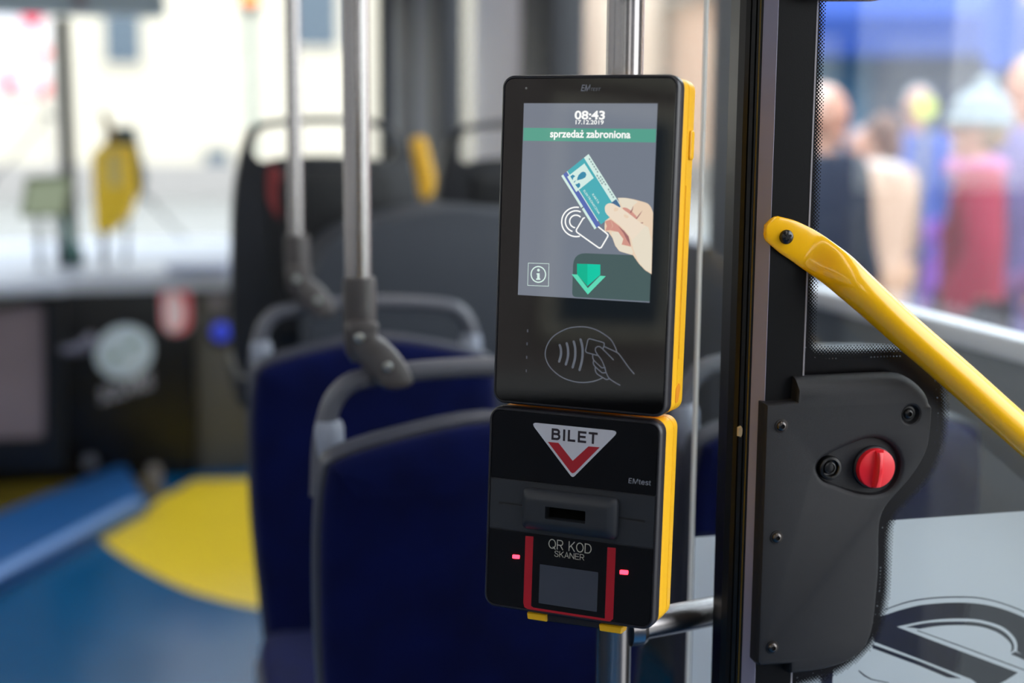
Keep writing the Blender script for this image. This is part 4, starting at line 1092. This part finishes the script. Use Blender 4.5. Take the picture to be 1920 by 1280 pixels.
for q in ((248, 645), (216, 668)): cap(bm, FRK, [rotpts(circle(FRK.px(*q), rx * .26, 20, rx * .13), FRK.px(*q), radians(30))], .0035)
orient(bm, FRK.n); link('emblem_mark', bm, mat('sage_mark', '8fb0a8', .5), ob, smooth=False, recalc=False)
a = FRK.px(186, 750); b = FRK.px(287, 705)
bm = text(FRK, 'SOLARIS', .002, FRK.px(188, 757), Vector(FRK.px(286, 725)) - Vector(FRK.px(188, 757)), (0, .062), bold=.02); link('emblem_lettering', bm, mat('emblem_grey', 'c0c0cc', .5), ob, smooth=False, recalc=False)
sg = thing('safety_sticker', 'tall rounded red and pink sticker on the dashboard front', 'sticker', tuple(FRK.p(*FRK.px(328, 578), 0)))
link('backing', plate(FRK, rrect(*FRK.px(302, 628), *FRK.px(358, 530), .055, 8), 0, .003), mat('pale_sticker_edge', 'c9b4ba', .5), sg)
link('red_face', plate(FRK, rrect(*FRK.px(305, 625), *FRK.px(355, 533), .05, 8), .003, .004), mat('red_sticker', 'ef5563', .5), sg)
link('pink_figure', plate(FRK, smooth_curve(KK([(310, 560), (325, 545), (342, 565), (345, 600), (330, 620), (312, 612)]), 4, True), .004, .005), mat('pink_figure', 'ffdfe3', .5), sg)
frs = Frame((0, YK + .03, 0), (1, 0, 0), (0, 0, 1))
bt = thing('push_button', 'blue lit round push button on the grey panel beside the dashboard', 'button', tuple(frs.p(*frs.px(412, 622), 0)))
link('button_ring', lathe(bmesh.new(), frs.p(*frs.px(412, 622), 0), frs.n, [(.055, 0), (.052, .02), (.04, .025)]), 'charcoal', bt)
link('button_cap', lathe(bmesh.new(), frs.p(*frs.px(414, 620), .02), frs.n, [(.036, 0), (.034, .02), (.02, .028), (0, .03)]), mat('blue_lens', '2a3fd0', .3, emit='3a4fe0', es=.35), bt)
o = link('dial', lathe(bmesh.new(), frs.p(*frs.px(407, 565), 0), frs.n, [(.03, 0), (.028, .02), (.0, .022)]), mat('grey_dial', '8a8288', .5))
tag(o, 'small grey round dial above the blue button', 'dial')
o = link('dash_knob', lathe(bmesh.new(), FRK.p(*FRK.px(168, 866), 0), FRK.n, [(.028, 0), (.026, .03), (.0, .035)]), mat('grey_knob', '7a7c88', .4)); tag(o, 'grey round knob low on the black dashboard front', 'knob')
o = link('floor_stud', lathe(bmesh.new(), tuple(atz(290, 925, 0)), (0, 0, 1), [(.03, 0), (.028, .09), (.015, .11), (0, .115)]), mat('steel_stud', '6d6660', .4)); tag(o, 'small grey stud standing at the corner of the blue step', 'stud')
# the driver's half door at the left
fcd = Frame((0, YK - .45, 0), (1, 0, 0), (0, 0, 1))
cd_ = thing('cab_door', 'driver cab half door with a glazed panel painted with a brown reflection at the left edge', 'door', tuple(fcd.p(*fcd.px(0, 700), 0)))
bm = plate(fcd, [fcd.px(*q) for q in ((-300, 885), (120, 880), (120, 545), (-300, 620))], -.04, 0, .004, [rounded([fcd.px(*q) for q in ((-260, 830), (84, 822), (82, 568), (-260, 600))], .03)])
link('door_frame', bm, 'dash_black', cd_)
link('glazed_panel', plate(fcd, [fcd.px(*q) for q in ((-265, 835), (88, 828), (86, 562), (-265, 595))], -.025, -.02), mat('brown_reflection', '7b6d70', .2, spec=.6, vary=.3, vscale=3), cd_)  # window reflection painted as an opaque mottled brown
link('door_cap', boxes([(fcd.px(-300, 600)[0], fcd.px(128, 600)[0], YK - .50, YK - .38, fcd.px(60, 552)[1], fcd.px(60, 530)[1])], .015), 'dash', cd_)
link('lever', tube(bmesh.new(), [fcd.p(*fcd.px(118, 655), .02), fcd.p(*fcd.px(150, 650), .05), fcd.p(*fcd.px(178, 632), .06)], [.014, .02, .03], 12), mat('grey_lever', '6a6878', .4), cd_)
# dark post and overhead board at the windscreen
yq = YK + .40
cpst = thing('cab_post', 'dark grey upright post before the windscreen at the left', 'post', (X_at(140, yq), yq, 0))
link('shaft', tube(bmesh.new(), [(aty(140, 640, yq).x, yq, zk + .0622), (aty(140, 640, yq).x, yq, aty(140, 29, yq).z - .01)], .029, 14), mat('dark_grey_post', '3f4244', .5), cpst)
link('foot', lathe(bmesh.new(), (aty(140, 640, yq).x, yq, zk + .0622), (0, 0, 1), [(.05, 0), (.05, .05), (.032, .09)], 16), 'black_matte', cpst)
fo = Frame((0, 5.9, 0), (1, 0, 0), (0, 0, 1)); a = fo.px(-250, 28); b = fo.px(310, 28)
ov = thing('overhead_board', 'grey overhead board along the top of the windscreen', 'board', ((a[0] + b[0]) / 2, 5.9, a[1]))
link('casing', boxes([(a[0], b[0], 5.86, 6.12, b[1], CEIL)], .01), mat('overhead_grey', 'b4c4cc', .5), ov)
link('divider', boxes([(fo.px(140, 20)[0], fo.px(162, 20)[0], 5.85, 5.87, b[1] + .005, CEIL)]), mat('overhead_pale', '9a8f95', .5), ov)
# yellow validator near the driver with dark box behind
fv = Frame((0, YK + .3, 0), (cos(radians(-25)), sin(radians(-25)), 0), (0, 0, 1))
fv.o = aty(210, 350, YK + .3)
vz = thing('fare_reader', 'small yellow card reader on a thin post before the windscreen', 'card reader', tuple(aty(195, 430, YK + .3)))
link('casing', plate(fv, rounded([fv.px(*q) for q in ((178, 435), (172, 290), (190, 270), (236, 272), (246, 360), (232, 405), (200, 437))], .015), -.07, .01, .012), mat('yellow_reader', 'ffcf30', .45), vz)
link('display_plate', plate(fv, rounded([fv.px(*q) for q in ((203, 350), (203, 288), (228, 288), (232, 350))], .006), .01, .013, .001), mat('pale_plate', 'e6cd7c', .4), vz)
link('stalk', tube(bmesh.new(), [tuple(aty(192, 210, YK + .32)), tuple(aty(206, 240, YK + .32)), tuple(aty(208, 290, YK + .32))], [.014, .016, .022], 12), mat('amber_stalk', '8a6a20', .5), vz)
pz = aty(196, 480, YK + .33); link('post', tube(bmesh.new(), [(pz.x, pz.y, zk + .0622), (pz.x, pz.y, aty(196, 420, pz.y).z)], .015, 14), 'steel', vz)
fm = Frame((0, YK + .45, 0), (1, 0, 0), (0, 0, 1)); mr = thing('mirror_box', 'dark teal box behind the yellow card reader', 'box', tuple(fm.p(*fm.px(240, 300), 0)))
link('casing', plate(fm, rounded([fm.px(*q) for q in ((212, 240), (252, 236), (274, 330), (270, 366), (226, 364))], .01), -.06, 0, .006), mat('dark_teal', '33474a', .5), mr)
link('arm', tube(bmesh.new(), [fm.p(*fm.px(240, 360), -.03), fm.p(*fm.px(236, 490), -.03), fm.p(fm.px(236, 490)[0], zk + .12, -.03), fm.p(fm.px(236, 490)[0], zk + .0622, -.03)], .009, 8), 'charcoal', mr)
# driver's monitor
fn = Frame((0, YK + .2, 0), (1, 0, 0), (0, -.2, 1)); mo = thing('monitor', 'pale green lit monitor on two short legs on the cab dashboard', 'monitor', tuple(fn.p(*fn.px(90, 480), 0)))
link('casing', plate(fn, rounded([fn.px(*q) for q in ((36, 408), (48, 334), (136, 330), (124, 406))], .008), -.03, 0, .004), mat('olive_casing', '7b8567', .5), mo)
link('screen', plate(fn, [fn.px(*q) for q in ((44, 402), (54, 342), (130, 338), (118, 400))], 0, .002), mat('green_screen', '202420', .4, emit='b9c7a8', es=.55), mo)
for a, b in (((70, 406), (66, 500)), ((104, 404), (106, 500))): link('leg', tube(bmesh.new(), [fn.p(*fn.px(*a), -.02), Vector((fn.p(*fn.px(*b), -.02).x, YK + .33, zk + .0622)) ], .011, 10), 'charcoal', mo)
link('bracket', plate(fn, [fn.px(*q) for q in ((112, 398), (124, 394), (146, 470), (150, 490), (128, 490))], -.04, -.01, .003), mat('teal_bracket', '4f7f78', .5), mo)
# wipers on the windscreen
for lab, a, b, c in (('thin wiper arm slanting across the left of the windscreen', (90, 215), (40, 280), (-20, 340)), ('long thin wiper arm slanting across the middle of the windscreen', (275, 370), (330, 430), (385, 484))):
    w = thing('wiper', lab, 'wiper', tuple(aty(*c, 7.36)))
    link('arm', tube(bmesh.new(), [tuple(aty(*a, 7.36)), tuple(aty(*b, 7.36)), tuple(aty(*c, 7.36))], .006, 8), 'black_matte', w)
    link('pivot', lathe(bmesh.new(), tuple(aty(*c, 7.36)), (0, -1, 0), [(.02, 0), (.018, .015), (.0, .018)]), 'black_matte', w)
    link('blade', tube(bmesh.new(), [tuple(aty(a[0] - 14, a[1] - 4, 7.37)), tuple(aty(a[0] + 14, a[1] + 6, 7.37))], .008, 8), 'black_matte', w)

# ================================================================== OUTSIDE
struct(link('pavement', boxes([(-40, 60, -30, 70, PAVE - .1, PAVE)]), 'asphalt'))


def building(name, label, x0, x1, y0, y1, h, m, axis, wins, wm='pane', sill='stone', rows=None):
    b = thing(name, label, 'building', ((x0 + x1) / 2, (y0 + y1) / 2, PAVE))
    link('walls', boxes([(x0, x1, y0, y1, PAVE, h)]), m, b)
    link('plinth', boxes([(x0 - .1, x1 + .1, y0 - .1, y1 + .1, PAVE, PAVE + .7)]), 'stone', b)
    link('cornice', boxes([(x0 - .3, x1 + .3, y0 - .3, y1 + .3, h, h + .4)]), 'stone', b)
    for (u, z, w, hh) in wins:
        if axis == 'y':
            f = link('window_frame', boxes([(u - .12, u + w + .12, y0 - .06, y0 + .02, z - .12, z + hh + .12)]), m, b)
            link('window_pane', boxes([(u, u + w, y0 - .08, y0 - .02, z, z + hh)]), wm, f)
        elif axis == 'x1':
            f = link('window_frame', boxes([(x1 - .02, x1 + .06, u - .12, u + w + .12, z - .12, z + hh + .12)]), 'cream', b)
            link('window_pane', boxes([(x1 + .02, x1 + .08, u, u + w, z, z + hh)]), wm, f)
        else:
            f = link('window_frame', boxes([(x0 - .06, x0 + .02, u - .12, u + w + .12, z - .12, z + hh + .12)]), m, b)
            link('window_pane', boxes([(x0 - .08, x0 - .02, u, u + w, z, z + hh)]), wm, f)
    return b


YW = 30.0
wq = [aty(*q, YW) for q in ((198, 118), (262, 28), (200, 118))]
wins = [(wq[0].x, wq[0].z, wq[1].x - wq[0].x, wq[1].z - wq[0].z), (aty(550, 75, YW).x, wq[0].z + .4, .9, 1.4), (-14, 2.2, 1, 1.4), (aty(385, 340, YW).x, .1, .5, .7)]
building('building', 'cream rendered building across the street beyond the windscreen', -22, 7.5, YW, YW + 9, 11, 'cream', 'y', wins)
bw = [(6 + 4.0 * k, z, 1.2, 1.5) for k in range(8) for z in (1.1,)]
building('building', 'peach rendered town house seen through the right hand windows', 13.0, 22, 4, 40, 4.3, 'peach', 'x', bw)
building('building', 'buff stone house in the distance between the cream and peach ones', 8.2, 12.6, YW + 4, YW + 12, 10, mat('buff_stone', 'cdb8a6', .9), 'y', [(9.2, 1.4, 1.1, 1.6), (9.2, 4.6, 1.1, 1.6)])
building('building', 'unseen brown brick house row added left of the bus for reflections', -20, -8.5, -24, 14, 5, mat('brown_brick', '8d817c', .9, vary=.2, vscale=1.2), 'x1', [(-22 + 1.9 * k, z, 1.0, 1.7) for k in range(18) for z in (0.9, 3.0)])  # unseen row, added to darken what the validator glass reflects
# banner
fb2 = Frame((0, 20, 0), (1, 0, 0), (0, 0, 1)); bn = thing('banner', 'white banner with red triangular pattern at the upper left', 'banner', tuple(fb2.p(*fb2.px(20, 180), 0)))
link('cloth', plate(fb2, [fb2.px(*q) for q in ((-120, 182), (92, 182), (92, 10), (-120, 10))], -.02, 0), mat('white_banner', 'cbc6c9', .8), bn)
bm = bmesh.new()
for tr_ in ([(28, 20), (92, 20), (60, 60)], [(5, 128), (35, 160), (5, 175)], [(92, 85), (92, 108), (55, 112)], [(92, 148), (92, 178), (68, 172)], [(10, 176), (90, 176), (90, 182), (10, 182)]): cap(bm, fb2, [[fb2.px(*q) for q in tr_]], .01)
orient(bm, fb2.n); link('red_pattern', bm, mat('red_banner_print', 'd8103c', .8), bn, smooth=False, recalc=False)
for xx in (-115, 95):
    a = fb2.px(xx, 180); link('mast', tube(bmesh.new(), [fb2.p(a[0], PAVE, -.05), fb2.p(a[0], 3.2, -.05)], .03, 10), 'stone', bn)
# signal post
a = aty(472, 200, 15); sp_ = thing('traffic_light', 'slim street signal post with an amber lamp beyond the windscreen', 'traffic light', (a.x, a.y, PAVE))
link('mast', tube(bmesh.new(), [(a.x, 15, PAVE), (a.x, 15, 3.6)], .045, 12), mat('grey_green_mast', '6f7f76', .6), sp_)
t_ = aty(467, 2, 15); link('lamp_head', boxes([(t_.x - .10, t_.x + .10, 14.9, 15.1, t_.z - .12, t_.z + .5)], .03), 'charcoal', sp_)
link('amber_lens', lathe(bmesh.new(), (t_.x, 14.9, t_.z + .05), (0, -1, 0), [(.09, 0), (.08, .03), (0, .05)]), mat('amber_lens', 'ff8a20', .4, emit='ff7a10', es=1.4), sp_)


def at_dist(px, py, D):
    r = ray(px, py); h = hypot(r.x, r.y); return C0 + r * (D / h)


def person(label, px, D, height, face, coat, legs, hair, hat=None, coat_len=.55, bend=0.0, scarf=None):
    """Standing figure; px picks the direction from the bus, D the distance, face the heading in degrees (0 looks along +Y)."""
    g = at_dist(px, 400, D); bx, by = g.x, g.y; k = height / 1.75
    T = Matrix.Translation((bx, by, PAVE)) @ Matrix.Rotation(radians(face), 4, 'Z') @ Matrix.Scale(k, 4)
    root = thing('person', label, 'person', (bx, by, PAVE))
    J = {'pel': (0, 0, .95, .13), 'wai': (0, 0, 1.12, .125), 'che': (0, .01, 1.32, .145), 'nec': (0, .0, 1.49, .055), 'hea': (0, .015, 1.57, .06),
         'shl': (-.17, 0, 1.42, .06), 'shr': (.17, 0, 1.42, .06), 'ell': (-.23, -.02, 1.14, .045), 'elr': (.23, -.02, 1.14, .045), 'wrl': (-.23, .10, .93, .032), 'wrr': (.23, .10, .93, .032),
         'hil': (-.095, 0, .90, .09), 'hir': (.095, 0, .90, .09), 'knl': (-.10, .02, .50, .062), 'knr': (.10, .03, .50, .062), 'anl': (-.10, -.02, .09, .042), 'anr': (.10, .0, .09, .042), 'tol': (-.11, .13, .035, .04), 'tor': (.11, .15, .035, .04)}
    Ed = ['pel wai', 'wai che', 'che nec', 'nec hea', 'che shl', 'che shr', 'shl ell', 'shr elr', 'ell wrl', 'elr wrr', 'pel hil', 'pel hir', 'hil knl', 'hir knr', 'knl anl', 'knr anr', 'anl tol', 'anr tor']
    def skin_mesh(names, edges, grow, rootn, lvl=2):
        me = bpy.data.meshes.new('figure'); idx = {n: i for i, n in enumerate(names)}
        me.from_pydata([J[n][:3] for n in names], [tuple(idx[q] for q in e.split()) for e in edges], [])
        ob_ = bpy.data.objects.new('figure', me); COL.objects.link(ob_)
        md = ob_.modifiers.new('skin', 'SKIN'); md.use_smooth_shade = True
        for i, n in enumerate(names):
            r = J[n][3] + grow.get(n, grow.get('*', 0)); me.skin_vertices[0].data[i].radius = (r, r * (.8 if n in ('pel', 'wai', 'che') else 1)); me.skin_vertices[0].data[i].use_root = n == rootn
        sb = ob_.modifiers.new('sub', 'SUBSURF'); sb.levels = lvl; sb.render_levels = lvl
        dg = bpy.context.evaluated_depsgraph_get(); dg.update(); m2 = bpy.data.meshes.new_from_object(ob_.evaluated_get(dg))
        bpy.data.objects.remove(ob_); bm_ = bmesh.new(); bm_.from_mesh(m2); bpy.data.meshes.remove(m2)
        bmesh.ops.transform(bm_, matrix=T, verts=bm_.verts[:]); return bm_
    bm_ = skin_mesh(list(J), Ed, {}, 'pel')
    # head with nose, chin, ears; hands with five fingers each
    def hm(c, *r): ball(bm_, T @ Vector(c), r[0] * k, r[1] * k, r[2] * k, 18, 12, Matrix.Rotation(radians(face), 4, 'Z'))
    hm((0, .02, 1.645), .075, .092, .112); hm((0, .112, 1.63), .012, .018, .022); hm((0, .075, 1.56), .035, .035, .028)
    for sx in (-1, 1):
        hm((sx * .075, .01, 1.64), .012, .022, .03)
        hm((sx * .028, .103, 1.658), .013, .008, .008)
        hm((sx * .23, .125, .89), .018, .032, .045)
        for q in range(4):
            tube(bm_, [T @ Vector((sx * (.222 + .006 * q % .02), .11 + .012 * q, .86)), T @ Vector((sx * .225, .115 + .014 * q, .825)), T @ Vector((sx * .215, .12 + .014 * q, .80 + .006 * abs(q - 1.5)))], [.0085 * k, .008 * k, .006 * k], 8)
        tube(bm_, [T @ Vector((sx * .215, .15, .905)), T @ Vector((sx * .205, .172, .875)), T @ Vector((sx * .20, .178, .85))], [.010 * k, .009 * k, .007 * k], 8)
    link('body', bm_, mat('skin_tone', 'c08470', .6), root, angle=60)
    # trousers
    nm = ['pel', 'hil', 'hir', 'knl', 'knr', 'anl', 'anr']
    link('trousers', skin_mesh(nm, ['pel hil', 'pel hir', 'hil knl', 'hir knr', 'knl anl', 'knr anr'], {'*': .018, 'anl': .03, 'anr': .03}, 'pel'), mat('trouser_cloth', legs, .9), root, angle=60)
    for s_, a_ in (('tol', 'anl'), ('tor', 'anr')):
        bb = bmesh.new(); c_ = J[s_]; ball(bb, T @ Vector((c_[0], c_[1] - .05, .05)), .05 * k, .14 * k, .05 * k, 14, 8, Matrix.Rotation(radians(face), 4, 'Z')); link('shoe', bb, 'black_matte', root)
    # coat: torso and sleeves in one surface
    J['ct'] = (0, 0, .95 - .35 * coat_len, .17); 
    nm = ['ct', 'pel', 'wai', 'che', 'nec', 'shl', 'shr', 'ell', 'elr', 'wrl', 'wrr']
    link('coat', skin_mesh(nm, ['ct pel', 'pel wai', 'wai che', 'che nec', 'che shl', 'che shr', 'shl ell', 'shr elr', 'ell wrl', 'elr wrr'], {'*': .04, 'nec': .035, 'wrl': .025, 'wrr': .025, 'ct': .03}, 'wai'), mat('coat_cloth', coat, .9, vary=.12, vscale=6), root, angle=60)
    bb = bmesh.new()
    R4 = Matrix.Rotation(radians(face), 4, 'Z')
    if hat:
        ball(bb, T @ Vector((0, .0, 1.70)), .098 * k, .112 * k, .095 * k, 18, 12, R4); ball(bb, T @ Vector((0, -.01, 1.80)), .04 * k, .04 * k, .04 * k, 12, 8)
        tube(bb, [T @ Vector((.095 * cos(a), .005 + .112 * sin(a), 1.665)) for a in [2 * pi * i / 20 for i in range(20)]], .022 * k, 8, closed=True)
        link('hat', bb, mat('hat_wool', hat, .95), root, angle=60); bb = bmesh.new()
        ball(bb, T @ Vector((0, -.03, 1.62)), .082 * k, .075 * k, .075 * k, 16, 10, R4); link('hair', bb, mat('hair', hair, .6), root, angle=60)
    else:
        ball(bb, T @ Vector((0, -.012, 1.675)), .087 * k, .098 * k, .098 * k, 18, 12, R4); ball(bb, T @ Vector((0, -.055, 1.60)), .075 * k, .055 * k, .09 * k, 16, 10, R4)
        link('hair', bb, mat('hair', hair, .6), root, angle=60)
    if scarf:
        bb = bmesh.new(); tube(bb, [T @ Vector((.085 * cos(a), .01 + .085 * sin(a), 1.485 + .01 * sin(2 * a))) for a in [2 * pi * i / 20 for i in range(20)]], .038 * k, 10, closed=True); link('scarf', bb, mat('scarf_wool', scarf, .95), root, angle=60)
    return root


person('person in a dark red coat and a white woolly hat outside the door glass', 1830, 5.6, 1.68, 60, '8a0f33', '2b1f2d', '8a6a55', hat='8f959e', coat_len=1.4, scarf='b86a9a')
person('person in a navy jacket standing by the black post outside', 1538, 5.9, 1.72, 200, '1b2238', '33213a', 'd8b0a4', coat_len=.6)
person('brown haired person in a beige coat with back turned', 1648, 7.2, 1.62, 20, 'c09c88', 'b58c74', '5a2a26', coat_len=1.2, scarf='e6d3cd')
person('grey haired person in a blue violet jacket behind the beige coat', 1712, 9.2, 1.80, 150, '46559c', '7a4a9a', 'a39ea6', coat_len=.8)
person('person in a lilac coat cut off by the right edge of the photo', 1925, 6.0, 1.84, 100, '7d70a8', 'a070a8', 'c9c3d8', coat_len=1.3)
person('person in a magenta jacket half hidden behind the beige coat', 1606, 8.6, 1.55, 170, '98224f', '5a2038', '9a8a92', coat_len=.9)
# market stall with blue canopy
fs = at_dist(1690, 100, 11.5); stall = thing('market_stall', 'market stall with blue canopy behind the people outside', 'market stall', (fs.x, fs.y, PAVE), rz=radians(-31))
SF = Frame((fs.x, fs.y, PAVE), Vector((cos(radians(-31)), sin(radians(-31)), 0)), (0, 0, 1))
bm = bmesh.new()
b4 = [SF.p(-.9, 2.35, .9), SF.p(1.0, 2.35, .9), SF.p(1.0, 2.35, -1.0), SF.p(-.9, 2.35, -1.0)]; vs = [bm.verts.new(p) for p in b4]; t4 = bm.verts.new(SF.p(0, 3.0, 0)); lo4 = [bm.verts.new(p - Vector((0, 0, .28))) for p in b4]
for i in range(4): bm.faces.new((vs[i], vs[(i + 1) % 4], t4)); bm.faces.new((vs[i], vs[(i + 1) % 4], lo4[(i + 1) % 4], lo4[i]))
link('canopy', bm, mat('blue_canopy', '123a8c', .8), stall)
for x, z in ((-.88, .88), (.98, .88), (.98, -.98), (-.88, -.98)): link('leg', tube(bmesh.new(), [SF.p(x, 0, z), SF.p(x, 2.35, z)], .025, 10), 'stone', stall)
bm = bmesh.new(); ringed(bm, SF, [(-.9, .9), (-.25, .9), (-.25, 2.2), (-.9, 2.2)], [(0, -.95), (0, -.93)]); link('side_curtain', bm, mat('sky_curtain', '4b7ea6', .8), stall)
bm = bmesh.new(); ringed(bm, SF, [(-.8, .0), (.9, .0), (.9, .85), (-.8, .85)], [(0, .3), (0, .7)]); link('counter', bm, mat('lilac_cloth', '7574a0', .8), stall)
bm = bmesh.new(); ringed(bm, SF, [(-1.0, 0.02), (3.1, 0.02), (3.1, 2.25), (-1.0, 2.25)], [(0, -1.10), (0, -1.06)]); link('back_sheet', bm, mat('grey_blue_sheet', '59638f', .85, vary=.15, vscale=1.2), stall)
f2 = at_dist(1868, 60, 9.5); fl = thing('flag', 'blue flag on a mast above the person in the white hat', 'flag', (f2.x, f2.y, PAVE))
SF2 = Frame((f2.x, f2.y, 0), Vector((cos(radians(-33)), sin(radians(-33)), 0)), (0, 0, 1))
bm = bmesh.new(); fo_ = [SF2.px(*q) for q in ((1850, 5), (1905, -30), (1912, 90), (1880, 130), (1846, 118))]; ringed(bm, SF2, smooth_curve(fo_, 3, True), [(0, -.01), (0, .01)]); link('cloth', bm, mat('blue_flag', '1746a0', .8), fl)
a = SF2.px(1912, 60); link('mast', tube(bmesh.new(), [SF2.p(a[0], PAVE, -.02), SF2.p(a[0], 3.4, -.02)], .02, 10), 'stone', fl)
f3 = at_dist(1736, 202, 6.0); rs = thing('bokeh_disc', 'pale yellow green disc for a blurred spot, on an invented post', 'sign', (f3.x, f3.y, PAVE))  # disc stands in for a defocused hi-vis spot, its post is invented
link('disc', lathe(bmesh.new(), tuple(f3), (-sin(radians(32)), -cos(radians(32)), 0), [(.045, -.006), (.045, .006), (.0, .007)]), mat('lime_disc', 'd6da70', .6), rs)
link('mast', tube(bmesh.new(), [(f3.x + .015, f3.y + .025, PAVE), (f3.x + .015, f3.y + .025, f3.z)], .012, 8), 'stone', rs)
